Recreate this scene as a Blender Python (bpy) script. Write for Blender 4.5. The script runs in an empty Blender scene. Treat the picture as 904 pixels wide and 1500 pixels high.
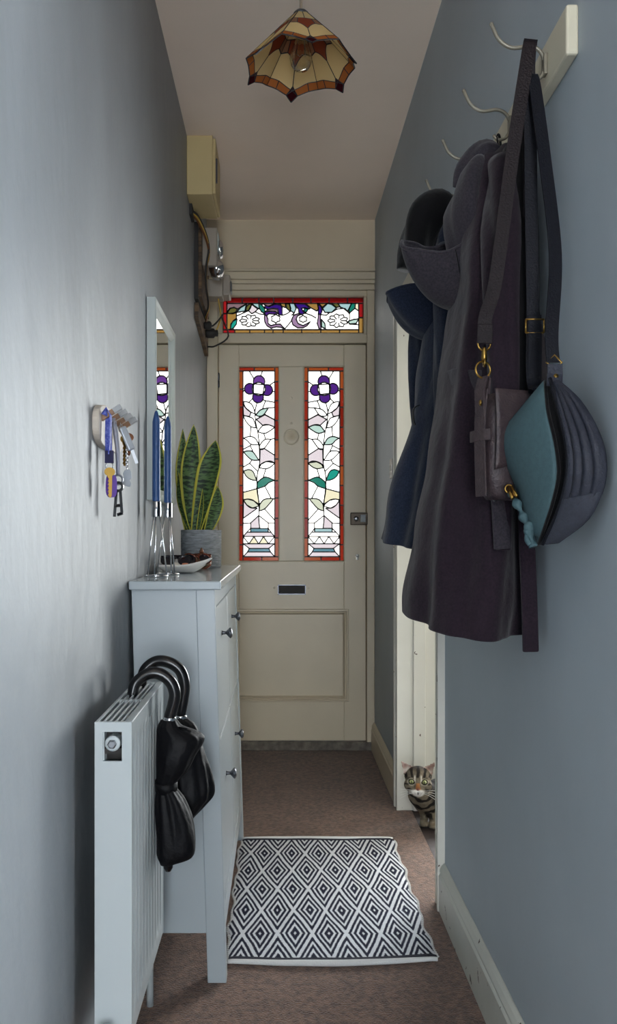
import bpy, bmesh, math, random
from mathutils import Vector, Matrix, noise
from mathutils.geometry import delaunay_2d_cdt
random.seed(7)
PI = math.pi
S = bpy.context.scene
COL = S.collection

# ------------------------------------------------------------------ camera, world, light, exposure
FPX = 1277.0            # focal length in pixels of the 904x1500 frame
CAMZ = 1.148
cd = bpy.data.cameras.new('camera')
cd.sensor_fit = 'AUTO'; cd.sensor_width = 36.0
cd.lens = FPX * 36.0 / 1500.0
cd.shift_x = 42 / 1500.0; cd.shift_y = 30 / 1500.0
cd.clip_start = 0.02
cam = bpy.data.objects.new('camera', cd); COL.objects.link(cam)
cam.location = (0, 0, CAMZ); cam.rotation_euler = (PI / 2, 0, 0)
S.camera = cam

S.view_settings.view_transform = 'Standard'
S.view_settings.look = 'None'
S.view_settings.gamma = 1.0
S.view_settings.use_curve_mapping = False
S.view_settings.exposure = 0.3
S.cycles.transparent_max_bounces = 24
S.cycles.max_bounces = 10
S.cycles.diffuse_bounces = 6
S.cycles.sample_clamp_indirect = 6.0

w = bpy.data.worlds.new('overcast_sky'); S.world = w; w.use_nodes = True
bgn = w.node_tree.nodes['Background']
bgn.inputs[0].default_value = (1.0, 0.97, 0.92, 1); bgn.inputs[1].default_value = 7.5   # even white overcast

def area(name, loc, rot, sx, sy, power, col):
    l = bpy.data.lights.new(name, 'AREA'); l.shape = 'RECTANGLE'; l.size = sx; l.size_y = sy
    l.energy = power; l.color = col
    o = bpy.data.objects.new(name, l); COL.objects.link(o); o.location = loc; o.rotation_euler = rot
    return o
# daylight entering by the bay window of the side room and by windows behind the camera; the back one is unseen, added as fill
area('bay_window_daylight', (1.75, 5.02, 1.45), (-PI / 2, 0, 0), 1.9, 1.6, 192, (0.92, 0.97, 1.0))
area('stair_window_daylight', (2.62, -0.15, 1.05), (0, PI / 2, 0), 1.5, 1.9, 46, (0.48, 0.73, 1.0))
area('back_fill_daylight', (0.05, -2.34, 1.3), (PI / 2, 0, 0), 0.75, 1.9, 62, (0.76, 0.87, 1.0))

# ------------------------------------------------------------------ helpers
def lin(c):
    c = c / 255.0
    return c / 12.92 if c <= 0.04045 else ((c + 0.055) / 1.055) ** 2.4
def rgb(r, g, b): return (lin(r), lin(g), lin(b), 1.0)
def at(px, py, d):
    """a point of the photograph at a measured distance d from the lens, as a place in the room"""
    return Vector(((px - 410) * d / FPX, d, CAMZ + (780 - py) * d / FPX))

def mat(name, col, rough=0.6, metal=0.0, var=0.0, vscale=8.0, bump=0.0, bscale=60.0, col2=None, spec=None,
        sheen=0.0, coat=0.0, chips=None, stretch=None):
    m = bpy.data.materials.new(name); m.use_nodes = True
    nt = m.node_tree; N = nt.nodes; L = nt.links
    p = N['Principled BSDF']
    p.inputs['Base Color'].default_value = col
    p.inputs['Roughness'].default_value = rough
    p.inputs['Metallic'].default_value = metal
    if spec is not None: p.inputs['Specular IOR Level'].default_value = spec
    if sheen: p.inputs['Sheen Weight'].default_value = sheen
    if coat: p.inputs['Coat Weight'].default_value = coat
    tc = N.new('ShaderNodeTexCoord'); vec = tc.outputs['Object']
    if stretch:
        mp = N.new('ShaderNodeMapping'); mp.inputs['Scale'].default_value = stretch
        L.new(vec, mp.inputs['Vector']); vec = mp.outputs['Vector']
    last = None
    if var:
        nz = N.new('ShaderNodeTexNoise'); nz.inputs['Scale'].default_value = vscale; nz.inputs['Detail'].default_value = 6
        L.new(vec, nz.inputs['Vector'])
        mx = N.new('ShaderNodeMix'); mx.data_type = 'RGBA'
        c2 = col2 or tuple(max(0, v * (1 - var)) for v in col[:3]) + (1,)
        mx.inputs['A'].default_value = col; mx.inputs['B'].default_value = c2
        rp = N.new('ShaderNodeMapRange'); rp.inputs['From Min'].default_value = 0.35; rp.inputs['From Max'].default_value = 0.65
        L.new(nz.outputs['Fac'], rp.inputs['Value']); L.new(rp.outputs['Result'], mx.inputs['Factor'])
        last = mx.outputs['Result']
    if chips:
        nz = N.new('ShaderNodeTexNoise'); nz.inputs['Scale'].default_value = chips[1]; nz.inputs['Detail'].default_value = 3
        L.new(tc.outputs['Object'], nz.inputs['Vector'])
        th = N.new('ShaderNodeMath'); th.operation = 'GREATER_THAN'; th.inputs[1].default_value = chips[2]
        L.new(nz.outputs['Fac'], th.inputs[0])
        mx = N.new('ShaderNodeMix'); mx.data_type = 'RGBA'; mx.inputs['A'].default_value = col; mx.inputs['B'].default_value = chips[0]
        if last: L.new(last, mx.inputs['A'])
        L.new(th.outputs[0], mx.inputs['Factor']); last = mx.outputs['Result']
    if last: L.new(last, p.inputs['Base Color'])
    if bump:
        nb = N.new('ShaderNodeTexNoise'); nb.inputs['Scale'].default_value = bscale; nb.inputs['Detail'].default_value = 5
        L.new(vec, nb.inputs['Vector'])
        b = N.new('ShaderNodeBump'); b.inputs['Strength'].default_value = bump; b.inputs['Distance'].default_value = 0.01
        L.new(nb.outputs['Fac'], b.inputs['Height']); L.new(b.outputs['Normal'], p.inputs['Normal'])
    return m

def glass_mat(name, col, translucent=0.0, tcol=None):
    """a coloured pane of leaded glass: light passes tinted, a little is scattered and mirrored"""
    m = bpy.data.materials.new(name); m.use_nodes = True
    nt = m.node_tree; N = nt.nodes; L = nt.links; N.remove(N['Principled BSDF'])
    out = N['Material Output']
    t = N.new('ShaderNodeBsdfTransparent'); t.inputs[0].default_value = tuple(v ** 0.5 for v in col[:3]) + (1,)
    last = t.outputs[0]
    if translucent:
        tl = N.new('ShaderNodeBsdfTranslucent'); tl.inputs[0].default_value = tcol or col
        df = N.new('ShaderNodeBsdfDiffuse'); df.inputs[0].default_value = tcol or col
        a = N.new('ShaderNodeMixShader'); a.inputs[0].default_value = 0.45
        L.new(tl.outputs[0], a.inputs[1]); L.new(df.outputs[0], a.inputs[2])
        mx = N.new('ShaderNodeMixShader'); mx.inputs[0].default_value = translucent
        L.new(last, mx.inputs[1]); L.new(a.outputs[0], mx.inputs[2]); last = mx.outputs[0]
    g = N.new('ShaderNodeBsdfGlossy'); g.inputs['Roughness'].default_value = 0.12
    mx = N.new('ShaderNodeMixShader'); mx.inputs[0].default_value = 0.005
    L.new(last, mx.inputs[1]); L.new(g.outputs[0], mx.inputs[2])
    L.new(mx.outputs[0], out.inputs[0])
    return m

class MB:
    def __init__(s): s.v = []; s.f = []
    def add(s, vs, fs):
        k = len(s.v); s.v += [Vector(p) for p in vs]; s.f += [tuple(i + k for i in f) for f in fs]; return s
    def box(s, x0, x1, y0, y1, z0, z1):
        x0, x1 = min(x0, x1), max(x0, x1); y0, y1 = min(y0, y1), max(y0, y1); z0, z1 = min(z0, z1), max(z0, z1)
        return s.add([(x0, y0, z0), (x1, y0, z0), (x1, y1, z0), (x0, y1, z0), (x0, y0, z1), (x1, y0, z1), (x1, y1, z1), (x0, y1, z1)],
                     [(0, 3, 2, 1), (4, 5, 6, 7), (0, 1, 5, 4), (1, 2, 6, 5), (2, 3, 7, 6), (3, 0, 4, 7)])
    def prism(s, poly, ax, a, b):
        n = len(poly)
        def p(q, t): return (t, q[0], q[1]) if ax == 'x' else (q[0], t, q[1]) if ax == 'y' else (q[0], q[1], t)
        return s.add([p(q, a) for q in poly] + [p(q, b) for q in poly],
                     [tuple(range(n))[::-1], tuple(range(n, 2 * n))] + [(i, (i + 1) % n, n + (i + 1) % n, n + i) for i in range(n)])
    def loft(s, rings, cap=True, closed=True):
        n = len(rings[0]); k = len(rings); fs = []
        for a in range(k - 1):
            for i in range(n if closed else n - 1):
                j = (i + 1) % n
                fs.append((a * n + i, a * n + j, (a + 1) * n + j, (a + 1) * n + i))
        if cap and closed: fs += [tuple(range(n))[::-1], tuple(range((k - 1) * n, k * n))]
        return s.add([p for r in rings for p in r], fs)
    def frames(s, pts, up=None):
        pts = [Vector(p) for p in pts]; out = []; prev = None
        for i, p in enumerate(pts):
            t = (pts[min(i + 1, len(pts) - 1)] - pts[max(i - 1, 0)])
            t = t.normalized() if t.length > 1e-9 else Vector((0, 0, 1))
            if prev is None:
                u = Vector(up) if up else (Vector((0, 0, 1)) if abs(t.z) < 0.9 else Vector((1, 0, 0)))
            else: u = prev
            u = u - t * u.dot(t)
            if u.length < 1e-6: u = t.orthogonal()
            u.normalize(); prev = u
            out.append((p, t, u, t.cross(u)))
        return out
    def tube(s, pts, r, n=10, cap=True):
        fr = s.frames(pts); rings = []
        for i, (p, t, u, b) in enumerate(fr):
            q = r[i] if isinstance(r, (list, tuple)) else r
            rings.append([p + (u * math.cos(2 * PI * k / n) + b * math.sin(2 * PI * k / n)) * q for k in range(n)])
        return s.loft(rings, cap)
    def band(s, pts, side, wd, th):
        """a flat strap along pts; side = direction of its width"""
        rings = []
        for (p, t, u, b) in s.frames(pts, side):
            a, c = u * wd / 2, b * th / 2
            rings.append([p - a - c, p + a - c, p + a + c, p - a + c])
        return s.loft(rings)
    def ring(s, c, ax1, ax2, r, rt, n=20, m=8):
        c = Vector(c); ax1 = Vector(ax1).normalized(); ax2 = Vector(ax2).normalized(); nn = ax1.cross(ax2)
        vs = []; fs = []
        for i in range(n):
            a = 2 * PI * i / n; d = ax1 * math.cos(a) + ax2 * math.sin(a)
            for k in range(m):
                e = 2 * PI * k / m; vs.append(c + d * (r + rt * math.cos(e)) + nn * rt * math.sin(e))
        for i in range(n):
            for k in range(m):
                fs.append((i * m + k, ((i + 1) % n) * m + k, ((i + 1) % n) * m + (k + 1) % m, i * m + (k + 1) % m))
        return s.add(vs, fs)
    def lathe(s, prof, c=(0, 0, 0), n=32, ax='z', cap=True):
        c = Vector(c); rings = []
        for r, h in prof:
            rg = []
            for k in range(n):
                a = 2 * PI * k / n; u, v = r * math.cos(a), r * math.sin(a)
                rg.append(c + (Vector((u, v, h)) if ax == 'z' else Vector((h, u, v)) if ax == 'x' else Vector((u, h, -v))))
            rings.append(rg)
        return s.loft(rings, cap)
    def ell(s, c, r, nu=20, nv=12, M=None):
        c = Vector(c); vs = [Vector((0, 0, r[2]))]
        for j in range(1, nv):
            b = PI * j / nv
            for i in range(nu):
                a = 2 * PI * i / nu
                vs.append(Vector((r[0] * math.sin(b) * math.cos(a), r[1] * math.sin(b) * math.sin(a), r[2] * math.cos(b))))
        vs.append(Vector((0, 0, -r[2]))); fs = []
        for i in range(nu): fs.append((0, 1 + i, 1 + (i + 1) % nu))
        for j in range(nv - 2):
            for i in range(nu):
                a = 1 + j * nu + i; b = 1 + j * nu + (i + 1) % nu
                fs.append((a, a + nu, b + nu, b))
        k = 1 + (nv - 2) * nu
        for i in range(nu): fs.append((k + i, len(vs) - 1, k + (i + 1) % nu))
        return s.add([c + (M @ v if M else v) for v in vs], fs)
    def grid(s, fn, nu, nv):
        vs = [fn(i / nu, j / nv) for j in range(nv + 1) for i in range(nu + 1)]
        return s.add(vs, [(j * (nu + 1) + i, j * (nu + 1) + i + 1, (j + 1) * (nu + 1) + i + 1, (j + 1) * (nu + 1) + i) for j in range(nv) for i in range(nu)])
    def build(s, name, m, parent=None, smooth=False, bevel=0.0, sub=0, solid=0.0):
        me = bpy.data.meshes.new(name)
        off = Vector((0, 0, 0))
        if parent is None and s.v:
            lo = [min(p[i] for p in s.v) for i in range(3)]; hi = [max(p[i] for p in s.v) for i in range(3)]
            off = Vector(((lo[0] + hi[0]) / 2, (lo[1] + hi[1]) / 2, lo[2]))
        me.from_pydata([p - off for p in s.v], [], s.f)
        bm = bmesh.new(); bm.from_mesh(me); bmesh.ops.recalc_face_normals(bm, faces=bm.faces); bm.to_mesh(me); bm.free()
        for mm in (m if isinstance(m, (list, tuple)) else [m]): me.materials.append(mm)
        if smooth:
            me.polygons.foreach_set('use_smooth', [True] * len(me.polygons))
        o = bpy.data.objects.new(name, me); COL.objects.link(o); o.location = off
        if parent: put(o, parent)
        if solid:
            q = o.modifiers.new('thick', 'SOLIDIFY'); q.thickness = solid; q.offset = 0
        if bevel:
            q = o.modifiers.new('bevel', 'BEVEL'); q.width = bevel; q.segments = 2; q.limit_method = 'ANGLE'; q.angle_limit = 0.7
        if sub:
            q = o.modifiers.new('sub', 'SUBSURF'); q.levels = sub; q.render_levels = sub
        return o

def put(o, parent):
    """parent o while its vertices stay in room coordinates"""
    o.parent = parent
    inv = Matrix.Translation(-Vector(parent.location)) if parent.parent is None else Matrix.Identity(4)
    o.matrix_parent_inverse = inv
def tag(o, label, cat, group=None):
    o['label'] = label; o['category'] = cat
    if group: o['group'] = group
    return o
def thing(name, label, cat, loc, group=None):
    o = bpy.data.objects.new(name, None); COL.objects.link(o); o.location = loc; o.empty_display_size = 0.05
    return tag(o, label, cat, group)
def structure(o): o['kind'] = 'structure'; return o
def struct_empty(name, loc):
    o = bpy.data.objects.new(name, None); COL.objects.link(o); o.location = loc; o.empty_display_size = 0.05
    return structure(o)
def lab(o, t): o['label'] = t; return o
def B(x0, x1, y0, y1, z0, z1): return MB().box(x0, x1, y0, y1, z0, z1)
def smooth_path(pts, n=8):
    """Catmull-Rom through pts"""
    P = [Vector(p) for p in pts]; P = [2 * P[0] - P[1]] + P + [2 * P[-1] - P[-2]]; out = []
    for i in range(1, len(P) - 2):
        a, b, c, d = P[i - 1:i + 3]
        for k in range(n):
            t = k / n
            out.append(0.5 * ((2 * b) + (c - a) * t + (2 * a - 5 * b + 4 * c - d) * t * t + (3 * b - a - 3 * c + d) * t ** 3))
    out.append(P[-2]); return out

# ------------------------------------------------------------------ materials
M = {}
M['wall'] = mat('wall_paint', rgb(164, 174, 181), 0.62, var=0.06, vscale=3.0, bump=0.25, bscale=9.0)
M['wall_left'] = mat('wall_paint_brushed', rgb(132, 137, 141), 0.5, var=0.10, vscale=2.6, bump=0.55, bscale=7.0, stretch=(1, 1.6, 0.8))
M['ceiling'] = mat('ceiling_paint', rgb(246, 228, 212), 0.8, var=0.05, vscale=2.0, bump=0.1, bscale=30)
M['upper_wall'] = mat('front_wall_paint', rgb(204, 188, 162), 0.7, var=0.05, vscale=4, bump=0.1, bscale=20)
M['cream'] = mat('cream_gloss_paint', rgb(198, 185, 160), 0.38, var=0.06, vscale=5, bump=0.06, bscale=25)
M['trim'] = mat('chipped_trim_paint', rgb(196, 197, 188), 0.42, var=0.08, vscale=6, bump=0.08, bscale=30, chips=(rgb(58, 40, 30), 30.0, 0.70))
M['jamb'] = mat('white_gloss_paint', rgb(206, 204, 194), 0.4, var=0.05, vscale=5, bump=0.06, bscale=25, chips=(rgb(70, 52, 40), 30.0, 0.715))
M['carpet'] = mat('brown_carpet', rgb(128, 99, 82), 0.95, var=0.4, vscale=75, bump=1.0, bscale=200, col2=rgb(82, 60, 50), spec=0.1, sheen=0.3)
M['boards'] = mat('dark_floorboard', rgb(46, 32, 30), 0.75, var=0.4, vscale=9, bump=0.2, bscale=30, stretch=(1, 8, 1))
M['white'] = mat('white_lacquer', rgb(164, 173, 178), 0.28, var=0.03, vscale=3)
M['cab_top'] = mat('white_gloss_top', rgb(170, 179, 184), 0.12)
M['rad'] = mat('radiator_enamel', rgb(170, 177, 179), 0.3, bump=0.02)
M['dark'] = mat('dark_recess', rgb(38, 34, 32), 0.7)
M['black'] = mat('black_nylon', rgb(8, 8, 12), 0.6, bump=0.9, bscale=16, spec=0.22)
M['blackplastic'] = mat('black_plastic', rgb(14, 13, 15), 0.25)
M['chrome'] = mat('chrome', rgb(210, 212, 216), 0.08, 1.0)
M['steel'] = mat('brushed_steel', rgb(150, 152, 156), 0.3, 1.0)
M['pewter'] = mat('dark_pewter', rgb(96, 98, 104), 0.32, 1.0)
M['bronze'] = mat('dark_bronze', rgb(70, 62, 54), 0.4, 0.8)
M['brass'] = mat('aged_brass', rgb(150, 118, 60), 0.32, 1.0)
M['lead'] = mat('lead_came', rgb(44, 42, 44), 0.5, 0.3)
M['mirror'] = mat('mirror_glass', rgb(235, 238, 238), 0.01, 1.0)
M['frame_grey'] = mat('grey_white_frame', rgb(178, 186, 184), 0.4, var=0.04)
M['candle'] = mat('blue_wax', rgb(46, 78, 128), 0.4, spec=0.4)
M['ceramic'] = mat('white_ceramic', rgb(224, 220, 214), 0.18)
M['wick'] = mat('candle_wick', rgb(210, 205, 190), 0.9)

# ------------------------------------------------------------------ room shell
XL, XR, YF, YB, ZC = -0.385, 0.50, 4.60, -2.2, 2.79
D0, D1, DH = 2.715, 3.60, 2.05            # doorway to the side room
structure(B(XL - 0.2, XR + 0.045, YB, YF + 0.3, -0.06, 0).build('floor', M['carpet']))
structure(B(XL - 0.2, 3.8, YB, YF + 0.1, ZC, ZC + 0.1).build('ceiling', M['ceiling']))
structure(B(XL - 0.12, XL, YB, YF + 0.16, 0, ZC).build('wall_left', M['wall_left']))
wr = MB().box(XR, XR + 0.12, 1.2, D0 - 0.004, 0, ZC).box(XR, XR + 0.12, D1 + 0.004, YF + 0.16, 0, ZC).box(XR, XR + 0.12, D0 - 0.004, D1 + 0.004, DH, ZC)
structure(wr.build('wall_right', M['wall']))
# front wall above the transom, with the moulded head of the door frame below it
structure(B(XL, XR, YF - 0.02, YF + 0.14, 2.52, ZC).build('wall_front', M['upper_wall']))
hd = MB().box(XL, XR, YF - 0.035, YF + 0.1, 2.475, 2.515).box(XL, XR, YF - 0.028, YF + 0.1, 2.455, 2.475).box(XL, XR, YF - 0.015, YF + 0.1, 2.425, 2.455)
hd.box(XL, XR, YF - 0.045, YF + 0.1, 2.515, 2.53)
structure(hd.build('trim_1', M['cream'], bevel=0.004))
# unseen back wall; its window is added to carry the fill light
bw = MB().box(XL, -0.33, YB - 0.12, YB, 0, ZC).box(0.43, XR, YB - 0.12, YB, 0, ZC).box(-0.33, 0.43, YB - 0.12, YB, 0, 0.25).box(-0.33, 0.43, YB - 0.12, YB, 2.35, ZC)
structure(bw.build('wall_back', M['wall']))
w3 = structure(B(-0.33, 0.43, YB - 0.09, YB - 0.03, 0.25, 0.3).box(-0.33, 0.43, YB - 0.09, YB - 0.03, 2.3, 2.35).box(-0.33, -0.28, YB - 0.09, YB - 0.03, 0.3, 2.3).box(0.38, 0.43, YB - 0.09, YB - 0.03, 0.3, 2.3).build('fill_window_3', M['white']))
clear = glass_mat('clear_glass', (0.96, 0.97, 0.97, 1))
B(-0.28, 0.38, YB - 0.062, YB - 0.058, 0.3, 2.3).build('pane', clear, w3)

# side room: boards, walls, a bay window that lets the daylight in
RX, RY0, RY1 = 3.6, 1.2, 4.75
rf = structure(B(XR + 0.045, RX, RY0, RY1, -0.07, -0.022).build('floor_side_room', M['dark']))
x = XR + 0.047; k = 0
while x < RX - 0.1:
    wd = 0.118
    B(x, x + wd - 0.003, RY0 + 0.002, RY1 - 0.002, -0.022, -0.004 - 0.001 * (k % 2)).build('floorboard', M['boards'], rf)
    x += wd; k += 1
M['room'] = mat('side_room_paint', rgb(214, 216, 212), 0.7, var=0.04)
structure(B(XR, RX, RY0 - 0.1, RY0, -0.07, ZC).build('wall_room_back', M['room']))
# behind the viewer the hall widens to the right into a stair hall with a big side window
structure(B(XR + 0.045, 2.5, YB, RY0 - 0.1, -0.06, 0).build('floor_stair_hall', M['carpet']))
sw_ = MB().box(2.5, 2.6, YB, -1.1, 0, ZC).box(2.5, 2.6, 0.8, RY0, 0, ZC).box(2.5, 2.6, -1.1, 0.8, 0, 0.3).box(2.5, 2.6, -1.1, 0.8, 2.0, ZC)
structure(sw_.build('wall_stair_hall_right', M['wall']))
structure(B(XR, 2.6, YB - 0.12, YB, 0, ZC).build('wall_stair_hall_back', M['wall']))
w4 = MB()
for yy in (-1.1, -0.175, 0.75): w4.box(2.52, 2.58, yy, yy + 0.05, 0.3, 2.0)
w4.box(2.52, 2.58, -1.1, 0.8, 0.3, 0.35).box(2.52, 2.58, -1.1, 0.8, 1.95, 2.0)
w4 = structure(w4.build('window_4', M['white']))
for yy in (-1.05, -0.125): B(2.548, 2.552, yy, yy + 0.875, 0.35, 1.95).build('pane', clear, w4)
structure(B(RX, RX + 0.1, RY0 - 0.1, RY1 + 0.1, -0.07, ZC).build('wall_room_right', M['room']))
wf = MB().box(XR + 0.12, 0.8, RY1, RY1 + 0.1, -0.07, ZC).box(2.7, RX, RY1, RY1 + 0.1, -0.07, ZC).box(0.8, 2.7, RY1, RY1 + 0.1, -0.07, 0.65).box(0.8, 2.7, RY1, RY1 + 0.1, 2.25, ZC)
structure(wf.build('wall_room_front', M['room']))
w2 = MB()
for xx in (0.8, 1.41, 2.03, 2.65): w2.box(xx, xx + 0.05, RY1 + 0.02, RY1 + 0.08, 0.65, 2.25)
w2.box(0.8, 2.7, RY1 + 0.02, RY1 + 0.08, 0.65, 0.7).box(0.8, 2.7, RY1 + 0.02, RY1 + 0.08, 2.2, 2.25)
w2 = structure(w2.build('window_2', M['white']))
for xx in (0.85, 1.46, 2.08): B(xx, xx + 0.57, RY1 + 0.048, RY1 + 0.052, 0.7, 2.2).build('pane', clear, w2)

# baseboards with a moulded top
def skirting(name, xw, sgn, y0, y1, m, h=0.148):
    t = sgn * 0.019
    pr = [(xw, 0.0), (xw + t, 0.0), (xw + t, h - 0.038), (xw + t * 0.72, h - 0.03), (xw + t * 0.9, h - 0.022), (xw + t * 0.55, h - 0.008), (xw + t * 0.2, h), (xw, h)]
    return structure(MB().prism(pr, 'y', y0, y1).build(name, m, bevel=0.002))
skirting('baseboard_right', XR, -1, 1.1, D0 - 0.078, M['trim'])
skirting('baseboard_right_far', XR, -1, D1 + 0.078, YF - 0.01, M['cream'])
skirting('baseboard_left', XL, 1, YB, YF - 0.01, M['trim'], 0.12)

# doorway: lining, stops and architraves
d2 = struct_empty('door_2', (XR + 0.06, (D0 + D1) / 2, 0))
B(XR - 0.002, XR + 0.145, D1, D1 + 0.03, 0, DH).build('jamb', M['jamb'], d2, bevel=0.002)
B(XR + 0.004, XR + 0.138, D0 - 0.03, D0, 0, DH).build('jamb', M['jamb'], d2, bevel=0.002)
B(XR + 0.004, XR + 0.138, D0, D1, DH - 0.03, DH).build('head', M['jamb'], d2, bevel=0.002)
B(XR + 0.05, XR + 0.10, D1 - 0.012, D1, 0, DH - 0.03).build('door_stop', M['jamb'], d2, bevel=0.003)
B(XR + 0.05, XR + 0.10, D0, D0 + 0.012, 0, DH - 0.03).build('door_stop', M['jamb'], d2, bevel=0.003)
def architrave(name, side):
    m = MB()
    a = XR
    if side == 'near': y0, y1, s = D0, D0 - 0.075, -1
    else: y0, y1, s = D1, D1 + 0.075, 1
    pr = [(a, y0), (a - 0.016, y0), (a - 0.018, y0 + s * 0.014), (a - 0.010, y0 + s * 0.02), (a - 0.012, y0 + s * 0.045), (a - 0.022, y0 + s * 0.055), (a - 0.022, y1), (a, y1)]
    return m.prism([(p[0], p[1]) for p in pr], 'z', 0, DH + 0.07)
architrave('a', 'near').build('architrave', M['jamb'], d2)
architrave('a', 'far').build('architrave', M['jamb'], d2)
B(XR - 0.02, XR, D0 - 0.075, D1 + 0.075, DH, DH + 0.072).build('architrave_head', M['jamb'], d2, bevel=0.004)

# ------------------------------------------------------------------ stained glass
DS = FPX / 4.61                      # pixels per metre on the plane of the front door
def dx(px): return (px - 410) / DS
def dz(py): return CAMZ + (780 - py) / DS
def stain(name, c): return glass_mat(name, tuple(v * 0.30 for v in c[:3]) + (1,))
GL = {
 'white': glass_mat('glass_white', (0.48, 0.48, 0.48, 1)),
 'pale': stain('glass_pale_lilac', (0.29, 0.265, 0.295, 1)),
 'paley': stain('glass_pale_yellow', (0.34, 0.325, 0.24, 1)),
 'palegreen': stain('glass_pale_green', (0.245, 0.265, 0.215, 1)),
 'paleteal': stain('glass_pale_teal', (0.19, 0.27, 0.255, 1)),
 'teal': stain('glass_teal', (0.005, 0.125, 0.10, 1)),
 'deepteal': stain('glass_deep_teal', (0.004, 0.075, 0.055, 1)),
 'bluegrey': stain('glass_slate_blue', (0.04, 0.10, 0.13, 1)),
 'sky': stain('glass_sky_blue', (0.14, 0.22, 0.24, 1)),
 'purple': stain('glass_purple', (0.027, 0.006, 0.085, 1)),
 'violet': stain('glass_violet', (0.055, 0.018, 0.115, 1)),
 'purple_dim': stain('glass_purple_dim', (0.014, 0.003, 0.08, 1)),  # upper numeral glass, colour darkened as if seen against dark eaves
 'purple_lit': stain('glass_purple_lit', (0.13, 0.085, 0.15, 1)),  # same numeral glass lower down, colour lightened for the bright sky behind
 'mauve': stain('glass_mauve', (0.085, 0.055, 0.065, 1)),
 'red': stain('glass_red', (0.095, 0.0075, 0.003, 1)),
 'deepred': stain('glass_deep_red', (0.068, 0.0045, 0.002, 1)),
 'orange': stain('glass_orange', (0.105, 0.022, 0.005, 1)),
 'amber': stain('glass_amber', (0.13, 0.075, 0.02, 1)),
 'olive': stain('glass_olive', (0.045, 0.045, 0.012, 1)),
 'scarlet': stain('glass_scarlet', (0.115, 0.004, 0.005, 1)),
}
def inside(p, poly):
    c = False; j = len(poly) - 1
    for i in range(len(poly)):
        a, b = poly[i], poly[j]
        if (a[1] > p[1]) != (b[1] > p[1]) and p[0] < (b[0] - a[0]) * (p[1] - a[1]) / (b[1] - a[1]) + a[0]: c = not c
        j = i
    return c
def regions(lines, polys, frame):
    """cut the frame polygon along all lines: list of (triangles, colour) plus the cut verts and lead edges"""
    vs = []; es = []
    def pl(pts, close):
        k = len(vs); vs.extend(Vector((p[0], p[1])) for p in pts); n = len(pts)
        es.extend((k + i, k + (i + 1) % n) for i in range(n if close else n - 1))
    pl(frame, True)
    for l in lines: pl(l, False)
    for p, c in polys: pl(p, True)
    V, E, F, ov, oe, of = delaunay_2d_cdt(vs, es, [], 0, 0.25)
    con = {tuple(sorted(e)) for e, o in zip(E, oe) if o}
    adj = {}
    for fi, f in enumerate(F):
        for i in range(len(f)): adj.setdefault(tuple(sorted((f[i], f[(i + 1) % len(f)]))), []).append(fi)
    seen = set(); out = []
    for fi in range(len(F)):
        if fi in seen: continue
        st = [fi]; seen.add(fi); tr = []
        while st:
            a = st.pop(); f = F[a]; tr.append(f)
            for i in range(len(f)):
                e = tuple(sorted((f[i], f[(i + 1) % len(f)])))
                if e in con: continue
                for b in adj[e]:
                    if b not in seen: seen.add(b); st.append(b)
        def ar(f): a, b, c = (V[i] for i in f[:3]); return abs((b - a).cross(c - a)) / 2
        big = max(tr, key=ar); ctr = sum((V[i] for i in big), Vector((0, 0))) / len(big)
        if not inside(ctr, frame) or sum(ar(f) for f in tr) < 0.6: continue
        c = 'white'
        for p, cc in polys:
            if inside(ctr, p): c = cc
        out.append((tr, c))
    return V, out, con
def cr(pts, n=4):
    return [tuple(p)[:2] for p in smooth_path([(a, b, 0) for a, b in pts], n)]
def arc(c, r, hub, hr, n=26):
    """the part of a petal circle that lies outside the flower's round centre"""
    pts = []
    a0 = math.atan2(c[1] - hub[1], c[0] - hub[0])
    for i in range(n + 1):
        a = a0 - PI + 2 * PI * i / n
        p = (c[0] + r * math.cos(a), c[1] + r * math.sin(a))
        if math.hypot(p[0] - hub[0], p[1] - hub[1]) >= hr: pts.append(p)
    def pr(p): l = math.hypot(p[0] - hub[0], p[1] - hub[1]); return (hub[0] + (p[0] - hub[0]) * hr / l, hub[1] + (p[1] - hub[1]) * hr / l)
    return [pr(pts[0])] + pts + [pr(pts[-1])]
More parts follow.
